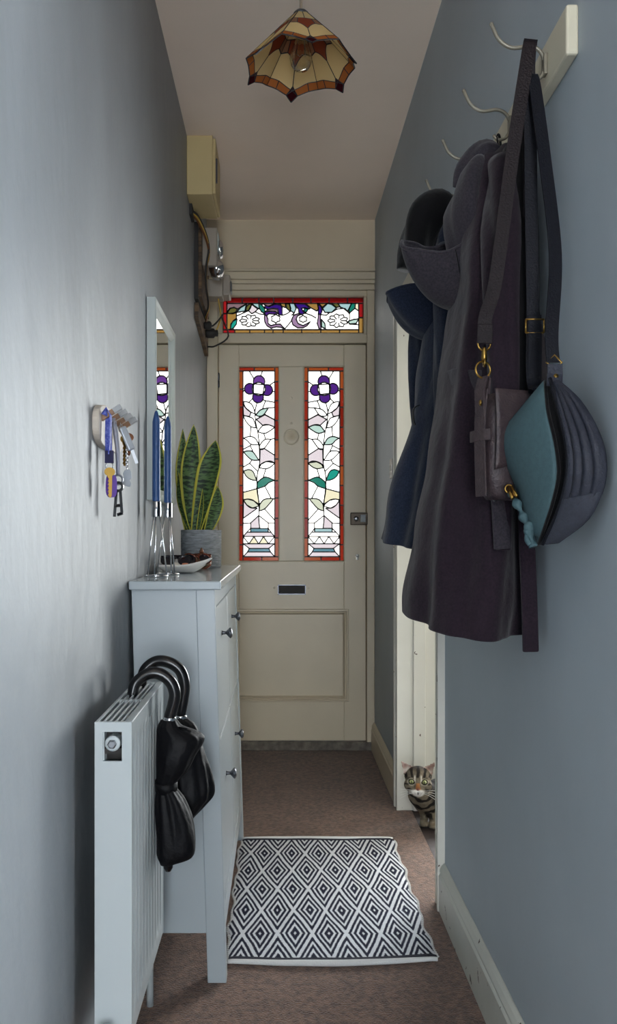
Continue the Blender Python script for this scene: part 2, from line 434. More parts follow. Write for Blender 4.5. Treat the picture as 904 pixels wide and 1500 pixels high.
def leaded(root, lines, polys, frame, y, came_w, name='leaded_glass'):
    V, regs, con = regions(lines, polys, frame)
    W = lambda i, yy: Vector((dx(V[i][0]), yy, dz(V[i][1])))
    cm = MB()
    for a, b in con:
        p, q = W(a, y), W(b, y); d = q - p
        if d.length < 1e-5: continue
        d.normalize(); nrm = Vector((-d.z, 0, d.x)) * came_w / 2; p = p - d * came_w * 0.3; q = q + d * came_w * 0.3
        f0, f1 = Vector((0, -0.0042, 0)), Vector((0, 0.0042, 0))
        cm.add([p - nrm + f0, q - nrm + f0, q + nrm + f0, p + nrm + f0, p - nrm + f1, q - nrm + f1, q + nrm + f1, p + nrm + f1],
               [(0, 1, 2, 3), (7, 6, 5, 4), (0, 4, 5, 1), (1, 5, 6, 2), (2, 6, 7, 3), (3, 7, 4, 0)])
    lead = cm.build(name, M['lead'], root)
    for tr, c in regs:
        ids = sorted({i for f in tr for i in f}); ix = {v: k for k, v in enumerate(ids)}; n = len(ids)
        cnt = {}
        for f in tr:
            for i in range(len(f)):
                e = (f[i], f[(i + 1) % len(f)]); cnt.setdefault(tuple(sorted(e)), []).append(e)
        vs = [W(i, y - 0.0018) for i in ids] + [W(i, y + 0.0018) for i in ids]
        fs = [tuple(ix[i] for i in f) for f in tr] + [tuple(ix[i] + n for i in f)[::-1] for f in tr]
        for k, v in cnt.items():
            if len(v) == 1: a, b = ix[v[0][0]], ix[v[0][1]]; fs.append((b, a, a + n, b + n))
        MB().add(vs, fs).build('pane', GL[c], lead)
    return lead

def light_design(mirror):
    H = (379, 569.2); P = []; Ls = []
    Ls += [[(365, 543), (371.5, 553.5)], [(384.5, 543), (382, 550)], [(402.5, 558.5), (396, 563)], [(402.5, 573), (398.5, 573)], [(356, 573), (358, 571.5)],
           [(364, 589.5), (369.8, 583.5)], [(384.5, 598.5), (389, 586.5), (385, 584.8)], [(389, 586.5), (402.5, 589)], [(393.5, 597), (402.5, 596.5)],
           [(388, 606.5), (402.5, 614.5)], [(365.5, 610), (368, 603.5)], [(375, 614), (385, 623)], [(367.5, 624.5), (366.5, 639)], [(386.5, 634.5), (389, 643)],
           [(397, 643), (402.5, 642)], [(387, 656.5), (402.5, 666.5)], [(368, 650.5), (366.5, 652.5), (356, 658)], [(366.5, 652.5), (371, 662)],
           [(369, 673.5), (365.5, 678.5), (356, 684)], [(365.5, 678.5), (377.5, 690)], [(389.5, 686.5), (385.5, 699.5)], [(376.5, 715.5), (356, 721)],
           [(388, 712), (397, 729.5)], [(377, 744.5), (356, 759.5)], [(387.5, 745.5), (402.5, 762)],
           [(379, 755), (367, 766), (356, 766.5)], [(367, 766), (367, 774)], [(379, 755), (393, 766), (402.5, 766)], [(393, 766), (393, 774)],
           [(401, 730.5), (402.5, 730.5)],
           cr([(376.5, 589.5), (373.5, 603), (375, 620), (377.5, 632), (379.5, 649), (380, 667), (380, 680), (376.5, 698), (377, 716), (379.5, 738), (379, 755), (380.5, 774)], 3)]
    def leaf(up, lo, c): P.append((cr(up) + cr(lo)[::-1][1:-1], c))
    pale = {}
    # pale panels behind the stem
    P.append(([(375, 614), (388, 607), (402.5, 614.5), (402.5, 625.5), (393, 622), (385, 623)], 'pale'))
    P.append(([(356, 592), (360, 597), (368, 603.5), (365.5, 610), (356.5, 608)], 'pale'))
    P.append(([(381, 657.5), (387, 656.5), (402.5, 666.5), (402.5, 678), (390, 676), (383, 679.5), (380, 682)], 'pale'))
    P.append(([(376.5, 715.5), (377.5, 724), (380, 739), (371, 733), (363, 731), (356, 732), (356, 721)], 'paley'))
    P.append(([(356.5, 732.5), (362, 740), (369, 744), (377, 744.5), (356, 759.5)], 'pale'))
    P.append(([(379, 755), (380.5, 774), (367, 774), (367, 766)], 'pale'))
    leaf([(356.3, 588), (364.5, 589), (370, 594), (374, 605.5)], [(356.3, 588), (360, 597), (368, 603.5), (374, 605.5)], 'white')
    leaf([(374.5, 607.5), (380, 601), (385, 598.5), (393.5, 597)], [(374.5, 607.5), (379, 609.5), (386, 607.5), (393.5, 597)], 'white' if mirror else 'paleteal')
    leaf([(356.5, 608), (365, 610.5), (371, 613.5), (375.5, 626.5)], [(356.5, 608), (360, 616.5), (367.5, 624.5), (375.5, 626.5)], 'white')
    leaf([(377.5, 632), (385, 623), (393, 622), (402.5, 625.5)], [(377.5, 632), (387, 634.5), (395, 631), (402.5, 625.5)], 'paleteal' if mirror else 'white')
    leaf([(356.5, 641.5), (366, 639), (374, 642), (379.5, 651.5)], [(356.5, 641.5), (362, 645), (368, 650.5), (379.5, 651.5)], 'paleteal' if mirror else 'white')
    leaf([(380, 653), (384, 647), (389.5, 643), (397, 643)], [(380, 653), (381, 657.5), (387, 656.5), (397, 643)], 'white')
    leaf([(356.5, 661.5), (364, 660), (371, 662), (379.5, 674)], [(356.5, 661.5), (361, 667), (369, 673.5), (379.5, 674)], 'white' if mirror else 'paleteal')
    leaf([(380, 685), (383, 679.5), (390, 676), (397, 675.5), (402.5, 678.5)], [(380, 685), (389, 686.5), (396, 684), (402.5, 678.5)], 'palegreen' if mirror else 'white')
    leaf([(356.5, 690), (364, 687.5), (371, 691), (376.3, 704)], [(356.5, 690), (361, 698), (368, 702.5), (376.3, 704)], 'teal' if mirror else 'palegreen')
    leaf([(376.5, 712), (377.5, 706), (385.5, 699.5), (392, 699), (402.5, 703.5)], [(376.5, 712), (377, 715.5), (388, 712), (394, 707), (402.5, 703.5)], 'deepteal')
    leaf([(356.5, 732.5), (363, 731), (371, 733), (380, 741)], [(356.5, 732.5), (362, 740), (369, 744), (380, 741)], 'white' if mirror else 'palegreen')
    leaf([(380, 744), (380.5, 739), (386, 732), (394, 730), (401, 730.5)], [(380, 744), (380, 748), (387.5, 745.5), (394, 739), (401, 730.5)], 'palegreen')
    # the vase
    P.append(([(367, 774), (393, 774), (393, 779.5), (367, 779.5)], 'sky' if mirror else 'bluegrey'))
    P.append(([(361.5, 779.5), (397, 779.5), (402.5, 786), (356, 786)], 'white' if mirror else 'pale'))
    zz = [(356, 786), (364.5, 796.5), (372, 786), (379, 796.5), (386, 786), (393.5, 796.5), (402.5, 786)]
    for i in range(0, 5, 2): P.append((zz[i:i + 3], 'white'))
    if not mirror:
        for i in (1, 3): P.append((zz[i:i + 3], 'paley'))
    P.append(([(356, 796.5), (402.5, 796.5), (394, 803.5), (365, 803.5)], 'pale'))
    P.append(([(365, 803.5), (394, 803.5), (396.5, 808.5), (362.5, 808.5)], 'bluegrey'))
    P.append(([(362.5, 808.5), (396.5, 808.5), (402.5, 815.6), (356, 815.6)], 'pale'))
    Ls += [[(367, 774), (361.5, 779.5)], [(393, 774), (397, 779.5)]]
    # the flower
    for c, r, k in (((379.5, 558.2), 8.6, 'violet'), ((366, 569), 8.0, 'purple'), ((391.2, 571), 8.2, 'purple'), ((378, 581.6), 8.1, 'purple')):
        P.append((arc(c, r, H, 9.6), 'purple' if mirror else k))
    P.append(([(H[0] + 9.6 * math.cos(2 * PI * i / 24), H[1] + 9.6 * math.sin(2 * PI * i / 24)) for i in range(24)], 'white'))
    # the red and orange border
    def strip(x0, x1, cuts, pal):
        for i in range(len(cuts) - 1): P.append(([(x0, cuts[i]), (x1, cuts[i]), (x1, cuts[i + 1]), (x0, cuts[i + 1])], pal[i % len(pal)]))
    strip(350, 356, [543, 569.5, 596, 625.5, 653, 682, 711, 740, 769, 798, 822], ['orange', 'red', 'deepred', 'red', 'red'])
    strip(402.5, 408.5, [537, 558.5, 586.5, 615.5, 644, 672, 704, 729.5, 759, 788, 815.6], ['orange', 'red', 'red', 'deepred', 'orange'])
    for a, b, c in ((350, 372.5, 'red'), (372.5, 402.5, 'orange')): P.append(([(a, 537), (b, 537), (b, 543), (a, 543)], c))
    for a, b, c in ((356, 383.5, 'red'), (383.5, 408.5, 'orange')): P.append(([(a, 815.6), (b, 815.6), (b, 822), (a, 822)], c))
    fr = [(350, 537), (408.5, 537), (408.5, 822), (350, 822)]
    if mirror:
        mm = lambda q: [(854 - a, b) for a, b in q]
        Ls = [mm(l) for l in Ls]; P = [(mm(p), c) for p, c in P]; fr = mm(fr)
    return Ls, P, fr

# front door leaf
YD = YF + 0.01
door = struct_empty('door_1', (0.066, YD + 0.02, 0.047))
ZB, ZT = 0.047, 2.141
def DB(n, px0, px1, z0, z1, y0=YD, y1=YD + 0.045, m='cream', **k): return B(dx(px0), dx(px1), y0, y1, z0, z1).build(n, M[m], door, **k)
g = dict(bevel=0.003)
DB('stile', 320.5, 350, ZB, ZT, **g); DB('stile', 504, 536, ZB, ZT, **g)
DB('muntin', 408.5, 445.5, dz(822), dz(537), **g)
DB('rail', 350, 504, dz(537), ZT, **g); DB('rail', 350, 504, dz(893), dz(822), **g); DB('rail', 350, 504, ZB, dz(1027), **g)
DB('panel', 349, 505, dz(1029), dz(891), YD + 0.016, YD + 0.034)
def moulding(x0, x1, z0, z1, w, yb, parent, m, name='moulding', h=0.012):
    """a raised picture-frame bead around a panel, mitred"""
    mb = MB(); prof = [(0.0, 0.002), (0.12, h), (0.35, h * 1.05), (0.5, h * 0.45), (0.72, h * 0.7), (1.0, -0.014)]
    rings = []
    for t, hh in prof:
        o = w * t
        rings.append([Vector((x0 + o, yb - hh, z0 + o)), Vector((x1 - o, yb - hh, z0 + o)), Vector((x1 - o, yb - hh, z1 - o)), Vector((x0 + o, yb - hh, z1 - o))])
    return mb.loft(rings, cap=False).build(name, m, parent)
moulding(dx(342), dx(511), dz(1028), dz(892), 0.03, YD, door, M['cream'])
for a, b in ((348.5, 410), (444, 505.5)):
    moulding(dx(a), dx(b), dz(823.5), dz(535.5), 0.009, YD, door, M['cream'], 'glazing_bead', 0.004)
for mir in (False, True):
    Ls, P, fr = light_design(mir)
    leaded(door, Ls, P, fr, YD + 0.012, 0.0066)
# furniture of the door
hg = MB(); hg.lathe([(0.006, 0), (0.0075, 0.004), (0.0075, 0.034), (0.005, 0.036), (0.0075, 0.038), (0.0075, 0.072), (0.005, 0.078)], (dx(320), YD - 0.007, dz(568)), 12)
lab(hg.build('hinge', M['pewter'], door, smooth=True), 'dark steel door hinge')
hg = MB(); hg.lathe([(0.006, 0), (0.0075, 0.004), (0.0075, 0.072), (0.005, 0.078)], (dx(320), YD - 0.007, dz(1010)), 12)
lab(hg.build('hinge', M['pewter'], door, smooth=True), 'dark steel door hinge')
lk = B(dx(513), dx(538), YD - 0.028, YD, dz(769), dz(751)).build('rim_lock', M['bronze'], door, bevel=0.004)
MB().lathe([(0.012, 0), (0.014, -0.006), (0.010, -0.012), (0.004, -0.013)], (dx(521), YD - 0.028, dz(760)), 20, 'y').build('lock_knob', M['steel'], lk, smooth=True)
B(dx(527), dx(535), YD - 0.0315, YD - 0.028, dz(765), dz(754)).build('lock_plate', M['chrome'], lk, bevel=0.002)
kh = MB().lathe([(0.0095, 0), (0.0095, -0.003), (0.006, -0.004)], (dx(523.5), YD, dz(814)), 18, 'y').prism([(dx(523.5) - 0.0065, dz(814) - 0.022), (dx(523.5) + 0.0065, dz(814) - 0.022), (dx(523.5) + 0.0075, dz(814)), (dx(523.5) - 0.0075, dz(814))], 'y', YD - 0.003, YD)  # chrome keyhole shape stands in for daylight glowing through
lab(kh.build('keyhole_glow_plate', M['chrome'], door), 'small keyhole in bright metal that stands in for its daylight glow')
lb = MB()
lx0, lx1, lz0, lz1 = dx(407), dx(448), dz(871), dz(856.5)
lb.box(lx0, lx1, YD - 0.003, YD, lz0, lz0 + 0.005).box(lx0, lx1, YD - 0.003, YD, lz1 - 0.004, lz1).box(lx0, lx0 + 0.004, YD - 0.003, YD, lz0, lz1).box(lx1 - 0.004, lx1, YD - 0.003, YD, lz0, lz1)
lb = lab(lb.build('letterbox', M['pewter'], door), 'metal letter slot in door rail')
B(lx0 + 0.004, lx1 - 0.004, YD - 0.0012, YD - 0.0002, lz0 + 0.005, lz1 - 0.004).build('slot', M['dark'], lb)
for px in (402, 452):
    MB().lathe([(0.007, 0), (0.006, -0.0015), (0.002, -0.002)], (dx(px), YD, dz(861)), 14, 'y').build('filled_screw_hole', M['cream'], door)
MB().ring((dx(427), YD - 0.001, dz(640)), (1, 0, 0), (0, 0, 1), 0.039, 0.0035, 32, 8).lathe([(0.038, 0.001), (0.03, -0.0005), (0.0, -0.0008)], (dx(427), YD, dz(640)), 32, 'y').build('knocker_base', M['cream'], door, smooth=True)
for z in (583, 620): MB().lathe([(0.006, 0), (0.005, -0.002), (0, -0.0025)], (dx(427), YD, dz(z)), 12, 'y').build('filled_screw_hole', M['cream'], door)

# door frame: posts, transom bar, threshold
fr = struct_empty('trim_2', (0.06, YF + 0.03, 0))
def FB(n, x0, x1, y0, y1, z0, z1, m='cream'): return B(x0, x1, y0, y1, z0, z1).build(n, M[m], fr, bevel=0.004)
FB('frame_post', XL, dx(319.5), YF - 0.008, YF + 0.1, 0, 2.425); FB('frame_post', dx(537), XR, YF - 0.008, YF + 0.1, 0, 2.425)
FB('transom_bar', dx(319.5), dx(537), YF - 0.008, YF + 0.1, 2.146, dz(490))
FB('frame_head', dx(319.5), dx(537), YF - 0.004, YF + 0.1, dz(436), 2.425)
FB('frame_side', dx(319.5), dx(326.5), YF - 0.004, YF + 0.1, dz(490), dz(436)); FB('frame_side', dx(532.5), dx(537), YF - 0.004, YF + 0.1, dz(490), dz(436))
M['stone'] = mat('worn_threshold', rgb(120, 112, 102), 0.85, var=0.5, vscale=28, bump=0.5, bscale=60)
FB('rebate', dx(318), dx(323.5), YD + 0.047, YF + 0.1, 0.04, 2.15); FB('rebate', dx(533.5), dx(538), YD + 0.047, YF + 0.1, 0.04, 2.15); FB('rebate', dx(318), dx(538), YD + 0.047, YF + 0.1, 2.13, 2.15)
FB('threshold', XL, XR, YF - 0.015, YF + 0.14, 0, 0.044, 'stone')
# transom light
win = struct_empty('window_1', (0.06, YF + 0.02, dz(489)))
moulding(dx(324.5), dx(534.5), dz(491), dz(434), 0.009, YF - 0.004, win, M['cream'], 'glazing_bead', 0.005)
TP = []; TL = []
def tp(c, *pts): TP.append((list(pts), c))
xs = [332.5, 355, 379.5, 401, 428.8, 455.5, 482.2, 509, 532.5]
for i in range(8): tp('scarlet', (xs[i], 436), (xs[i + 1], 436), (xs[i + 1], 444.5), (xs[i], 444.5))
tp('scarlet', (326.5, 436), (332.5, 436), (332.5, 459.5), (326.5, 459.5)); tp('scarlet', (326.5, 459.5), (332.5, 459.5), (332.5, 483), (326.5, 483))
tp('scarlet', (525.5, 444.5), (532.5, 444.5), (532.5, 465.5), (525.5, 465.5)); tp('amber', (525.5, 465.5), (532.5, 465.5), (532.5, 488.5), (525.5, 488.5))
xs = [326.5, 344, 366, 387.5, 400, 415, 442, 470, 497.5, 525.5]
for i in range(9): tp('scarlet' if i == 0 else 'amber', (xs[i], 483), (xs[i + 1], 483), (xs[i + 1], 488.5), (xs[i], 488.5))
tp('mauve', (332.5, 444.5), (363, 444.5), (348, 453), (343, 450.5), (337, 452), (332.5, 458))
tp('amber', (332.5, 459), (341, 459.5), (346.5, 458), (346.5, 467), (342, 470), (338.5, 475), (337.5, 483), (332.5, 483))
tp('olive', (332.5, 459), (337, 452), (343, 450.5), (348, 453), (345, 458), (339, 459.5))
tp('teal', (337.5, 483), (338.5, 475), (342, 470), (347.5, 467.5), (346.5, 475), (342, 481))
tp('sky', (346.5, 458), (352, 451), (362, 445), (360, 450), (359, 456))
tp('olive', (360, 455.5), (361, 449), (365, 445.5), (369, 445), (367, 451), (364, 455.5))
tp('pale', (364, 455.5), (369, 446), (378, 453), (374, 457), (369, 460))
tp('sky', (369, 444.5), (379, 444.5), (380, 453), (372, 448))
tp('deepteal', (379, 444.5), (384, 447), (388, 452), (388, 459.5), (383, 457), (380, 452))
tp('mauve', (384, 444.5), (404, 444.5), (394, 449), (388, 447))
tp('purple_dim', (388, 447), (394, 449), (404, 445.5), (411, 447), (413.5, 451), (413.5, 462), (408, 461), (407, 453), (400, 452), (392, 453.5), (388, 451))
tp('mauve', (392, 453.5), (400, 452), (407, 453), (408, 459.5), (403, 456.5), (394, 456), (388.5, 457))
tp('purple', (388, 457), (394, 456), (403, 456.5), (408, 459.5), (402, 460.5), (394, 460), (391, 463), (388, 461))
tp('purple_lit', (388, 461), (391, 463), (393, 468), (393, 474), (397, 477), (404, 475), (411, 475), (417.5, 482), (412, 480), (405, 479), (397, 481), (391, 477.5), (388, 472), (387, 466))
tp('amber', (408, 444.5), (418, 444.5), (418.5, 451), (413, 449), (411, 446))
tp('olive', (418.5, 445), (424, 445), (426, 452), (425, 456.5), (420, 452))
tp('sky', (424, 444.5), (431, 444.5), (434, 452), (431, 459), (426, 455.5))
tp('purple_dim', (431, 444.5), (447, 445.5), (452, 449.5), (454, 453), (449, 452), (446, 451), (442, 452), (444, 456), (447, 459), (442, 461), (438, 459), (437, 453), (434, 449))
tp('deepteal', (446, 451.5), (452, 453), (448, 458.5), (445, 456))
tp('purple_lit', (437, 459.5), (441, 461), (436, 463), (434, 468), (437, 474), (444, 477), (450, 474), (454.5, 471.5), (450, 477.5), (444, 480.5), (436, 480.5), (429, 476), (427, 469), (430, 462))
tp('amber', (447, 444.5), (465, 444.5), (466.5, 453), (464, 456), (455, 451))
tp('purple_dim', (465.5, 444.5), (471, 450), (472, 456), (470, 461), (466, 460), (466.5, 452))
tp('purple_lit', (466, 460), (470, 461), (469.5, 470), (470.5, 483), (467, 481), (464.5, 474), (466, 466))
tp('amber', (467, 444.5), (480, 444.5), (472, 450.5))
tp('sky', (480, 444.5), (486, 446), (493, 451), (486, 458), (476, 458), (472.5, 452))
tp('olive', (486, 444.5), (495, 444.5), (498.5, 450), (492, 450.5))
tp('sky', (495, 444.5), (515, 444.5), (511, 453), (509, 456.5), (503, 452), (499, 450.5))
tp('deepteal', (515, 444.5), (520.5, 444.5), (520, 452), (512, 459), (511, 454))
tp('paley', (520.5, 444.5), (525.5, 444.5), (525.5, 456), (520, 452))
tp('paleteal', (510, 471), (518, 468), (525.5, 467), (522, 474), (512, 475))
tp('paleteal', (471, 468), (476, 474), (477, 482), (471, 479))
TL += [[(347, 463), (356, 459), (364, 455.5)], [(374, 457), (380, 460), (387, 461)], [(418, 481), (424, 474), (427, 470)], [(413, 462), (420, 460), (426, 456)], [(427, 462), (431, 459)],
       [(447, 459), (456, 462), (463, 466)], [(486, 458), (494, 453), (503, 452)], [(471, 461), (478, 462), (483, 458)], [(505, 452), (512, 460), (512, 470)], [(525.5, 476), (512, 475)]]
for cx, cy, rx, ry in ((366, 470, 15, 9), (404, 467, 7, 6), (444, 467.5, 6, 5), (495, 470, 15, 10)):
    n = 9 if rx > 10 else 6; P0 = []
    for i in range(n):
        a0, a1 = 2 * PI * i / n, 2 * PI * (i + 1) / n; am = (a0 + a1) / 2
        TL.append(cr([(cx + rx * 0.8 * math.cos(a0), cy + ry * 0.8 * math.sin(a0)), (cx + rx * math.cos(am), cy + ry * math.sin(am)), (cx + rx * 0.8 * math.cos(a1), cy + ry * 0.8 * math.sin(a1))], 3))
        if rx > 10: TL.append([(cx + rx * 0.3 * math.cos(a0), cy + ry * 0.3 * math.sin(a0)), (cx + rx * 0.8 * math.cos(a0), cy + ry * 0.8 * math.sin(a0))])
leaded(win, TL, TP, [(326.5, 436), (532.5, 436), (532.5, 488.5), (326.5, 488.5)], YF + 0.008, 0.0064)

# light switch on the far right wall
sw = thing('light_switch', 'small white light switch on the right wall near the front door', 'switch', (XR, 3.86, 1.43))
B(XR - 0.009, XR, 3.817, 3.903, 1.388, 1.474).build('plate', M['ceramic'], sw, bevel=0.003)
B(XR - 0.013, XR - 0.008, 3.853, 3.867, 1.42, 1.443).build('rocker', M['ceramic'], sw, bevel=0.002)

# ------------------------------------------------------------------ rug
def rug_material(cx, cy, wx, wy):
    m = bpy.data.materials.new('woven_diamond_rug'); m.use_nodes = True
    nt = m.node_tree; N = nt.nodes; L = nt.links; p = N['Principled BSDF']; p.inputs['Roughness'].default_value = 0.95
    p.inputs['Specular IOR Level'].default_value = 0.1
    tc = N.new('ShaderNodeTexCoord'); sp = N.new('ShaderNodeSeparateXYZ'); L.new(tc.outputs['Object'], sp.inputs[0])
    def mth(op, a, b=None, c=None):
        n = N.new('ShaderNodeMath'); n.operation = op
        for i, q in enumerate((a, b, c)):
            if q is None: continue
            if isinstance(q, (int, float)): n.inputs[i].default_value = q
            else: L.new(q, n.inputs[i])
        return n.outputs[0]
    nz = N.new('ShaderNodeTexNoise'); nz.inputs['Scale'].default_value = 5; L.new(tc.outputs['Object'], nz.inputs['Vector'])
    wob = mth('MULTIPLY', mth('SUBTRACT', nz.outputs['Fac'], 0.5), 0.016)
    nz2 = N.new('ShaderNodeTexNoise'); nz2.inputs['Scale'].default_value = 300; L.new(tc.outputs['Object'], nz2.inputs['Vector'])
    y0 = mth('SNAP', mth('ADD', sp.outputs['Y'], wob), 0.0062)
    x0 = mth('ADD', mth('SNAP', mth('ADD', sp.outputs['X'], wob), 0.0016), mth('MULTIPLY', mth('SUBTRACT', nz2.outputs['Fac'], 0.5), 0.004))
    u = mth('DIVIDE', x0, wx); v = mth('DIVIDE', y0, wy)
    def dist(s):
        q = mth('ADD', u, v) if s > 0 else mth('SUBTRACT', u, v)
        return mth('MULTIPLY', mth('ABSOLUTE', mth('SUBTRACT', q, mth('ROUND', q))), 2.0)
    r = mth('MAXIMUM', dist(1), dist(-1))
    cr_ = N.new('ShaderNodeValToRGB'); cr_.color_ramp.interpolation = 'CONSTANT'
    W_, K_ = rgb(205, 208, 214), rgb(34, 36, 52)
    e = cr_.color_ramp.elements; e[0].position = 0; e[0].color = W_; e[1].position = 0.07; e[1].color = K_
    for pos, c in ((0.28, W_), (0.42, K_), (0.59, W_), (0.72, K_), (0.89, W_)):
        q = e.new(pos); q.color = c
    L.new(r, cr_.inputs['Fac'])
    wv = mth('MULTIPLY', mth('SINE', mth('MULTIPLY', sp.outputs['Y'], 2 * PI / 0.0062)), 0.5)
    bp = N.new('ShaderNodeBump'); bp.inputs['Strength'].default_value = 0.7; bp.inputs['Distance'].default_value = 0.003
    L.new(mth('ADD', wv, nz2.outputs['Fac']), bp.inputs['Height']); L.new(bp.outputs['Normal'], p.inputs['Normal'])
    L.new(cr_.outputs['Color'], p.inputs['Base Color'])
    return m
rg = thing('rug', 'narrow cotton rug with a black and white diamond weave on brown carpet', 'rug', (0.138, 2.78, 0))
RX0, RX1, RYa, RYb = -0.142, 0.418, 2.315, 3.25
def rug_pt(u, v, up):
    # u across, v along: edges wander a little, the near right corner lies wider
    x = RX0 + (RX1 - RX0) * u + (0.004 * math.sin(v * 21) + 0.003 * math.sin(v * 47 + 1)) * (abs(u - .5) * 2) ** 3
    y = RYa + (RYb - RYa) * v - 0.016 * (u - 0.5) * (1 - v) * 0 + (1 - v) * (0.018 * math.sin(u * PI) * -1 + 0.012 * u)
    edge = min(1, min(u, 1 - u) / 0.02, min(v, 1 - v) / 0.01)
    z = 0.004 + (0.006 + 0.0025 * noise.noise(Vector((x * 9, y * 7, 0)))) * up * (0.35 + 0.65 * edge)
    return Vector((x, y, z)) - Vector((0.138, 2.78, 0))
body = MB().grid(lambda u, v: rug_pt(u, v * 0.98 + 0.01, 1) , 60, 90).grid(lambda u, v: rug_pt(u, v * 0.98 + 0.01, 0) - Vector((0, 0, 0.003)), 20, 30)
o = MB(); o.v = body.v; o.f = body.f
ro = o.build('woven_field', rug_material(0, 0, 0.0975, 0.31), rg, smooth=True); ro.matrix_parent_inverse = Matrix.Identity(4)
M['rug_hem'] = mat('white_cotton_hem', rgb(212, 213, 212), 0.95, bump=0.5, bscale=300)
M['rug_dark'] = mat('dark_cotton_band', rgb(34, 36, 50), 0.95, bump=0.5, bscale=300)
for v, nm in ((0.004, 'hem'), (0.996, 'hem')):
    pts = [rug_pt(i / 40, v, 1) + Vector((0.138, 2.78, 0.001)) for i in range(41)]
    MB().tube(pts, [0.0085 * (0.7 + 0.3 * math.sin(PI * min(1, max(0, i / 40)))) for i in range(41)], 8).build(nm, M['rug_hem'], rg, smooth=True)
    pts = [rug_pt(i / 40, 0.021 if v < .5 else 0.979, 1) + Vector((0.138, 2.78, 0.0006)) for i in range(41)]
    MB().band(pts, (0, 1, 0), 0.012, 0.003).build('dark_band', M['rug_dark'], rg)
fr_ = MB()
for sx in (0, 1):
    for i in range(150):
        p = rug_pt(sx, 0.02 + 0.96 * i / 149, 1) + Vector((0.138, 2.78, 0))
        if i % 2: fr_.ell(p + Vector((0.002 if sx else -0.002, 0, -0.002)), (0.006, 0.003, 0.0035), 6, 4)
q = fr_.build('selvedge_loops', M['rug_hem'], rg, smooth=True); q['kind'] = 'stuff'

# ------------------------------------------------------------------ shoe cabinet (leans slightly back onto the wall)
cb = thing('shoe_cabinet', 'tall narrow white shoe cabinet with four tip-out doors against the left wall', 'cabinet', (-0.351, 2.22, 0))
CX0, CX1, CY0, CY1 = -0.351, -0.136, 2.22, 3.29
def lean(o):
    for v in o.data.vertices: v.co.x -= 0.030 * v.co.z
    return o
def CBX(n, x0, x1, y0, y1, z0, z1, m='white', bv=0.002): return lean(B(x0, x1, y0, y1, z0, z1).build(n, M[m], cb, bevel=bv))
CBX('worktop', CX0, CX1 + 0.018, CY0 - 0.022, CY1 + 0.022, 1.003, 1.025, 'cab_top', 0.003)
for y0, y1 in ((CY0, CY0 + 0.045), (CY1 - 0.045, CY1)):
    CBX('front_post', CX1 - 0.048, CX1, y0, y1, 0, 1.003)
for y0, y1 in ((CY0 + 0.004, CY0 + 0.024), (CY1 - 0.024, CY1 - 0.004)):
    CBX('side_panel', CX0 + 0.002, CX1 - 0.047, y0, y1, 0.125, 1.003)
CBX('back_panel', CX0, CX0 + 0.004, CY0 + 0.024, CY1 - 0.024, 0.125, 1.003)
CBX('top_rail', CX1 - 0.02, CX1 - 0.002, CY0 + 0.045, CY1 - 0.045, 0.955, 1.003)
CBX('bottom_rail', CX1 - 0.02, CX1 - 0.002, CY0 + 0.045, CY1 - 0.045, 0.115, 0.178)
CBX('divider', CX1 - 0.06, CX1 - 0.012, CY0 + 0.528, CY0 + 0.542, 0.178, 0.955)
CBX('inner_shelf', CX0 + 0.004, CX1 - 0.03, CY0 + 0.024, CY1 - 0.024, 0.125, 0.14)
for (z0, z1, kz) in ((0.605, 0.951, 0.862), (0.182, 0.599, 0.462)):
    for (y0, y1) in ((CY0 + 0.049, CY0 + 0.532), (CY0 + 0.538, CY1 - 0.049)):
        dr = CBX('door', CX1 - 0.021, CX1 - 0.003, y0, y1, z0, z1, 'white', 0.003)
        kb = MB().lathe([(0.007, 0), (0.005, 0.004), (0.0045, 0.012), (0.011, 0.018), (0.0155, 0.022), (0.015, 0.026), (0.009, 0.0295), (0.0, 0.030)], (CX1 - 0.003, (y0 + y1) / 2 - 0.025, kz), 20, 'x')
        lab(lean(kb.build('knob', M['pewter'], dr, smooth=True)), 'round dark pewter knob')

# ------------------------------------------------------------------ radiator
rd = thing('radiator', 'white panel radiator with vertical ribs at the near left wall', 'radiator', (-0.303, 1.81, 0.22))
RA0, RA1, RY_0, RY_1, RZ0, RZ1 = -0.340, -0.273, 1.60, 2.035, 0.215, 0.80
def rib(u, v):
    y = RY_0 + 0.004 + (RY_1 - RY_0 - 0.008) * u; z = RZ0 + (RZ1 - 0.004 - RZ0) * v
    zz = max(0, min(1, (min(z - RZ0, RZ1 - z) - 0.035) / 0.022)); zz = zz * zz * (3 - 2 * zz)
    yy = max(0, min(1, (min(y - RY_0, RY_1 - y) - 0.012) / 0.01))
    ph = (y - RY_0) / (RY_1 - RY_0) * 11
    wv = 0.5 + 0.5 * math.cos(2 * PI * ph); wv = wv ** 2.2
    return Vector((RA1 - 0.011 * wv * zz * yy, y, z))
MB().grid(rib, 150, 50).build('front_panel', M['rad'], rd, smooth=True)
MB().grid(lambda u, v: Vector((RA0 + 0.014, RY_0 + 0.004 + (RY_1 - RY_0 - .008) * u, RZ0 + (RZ1 - .01 - RZ0) * v)), 4, 4).build('back_panel', M['rad'], rd, solid=0.006)
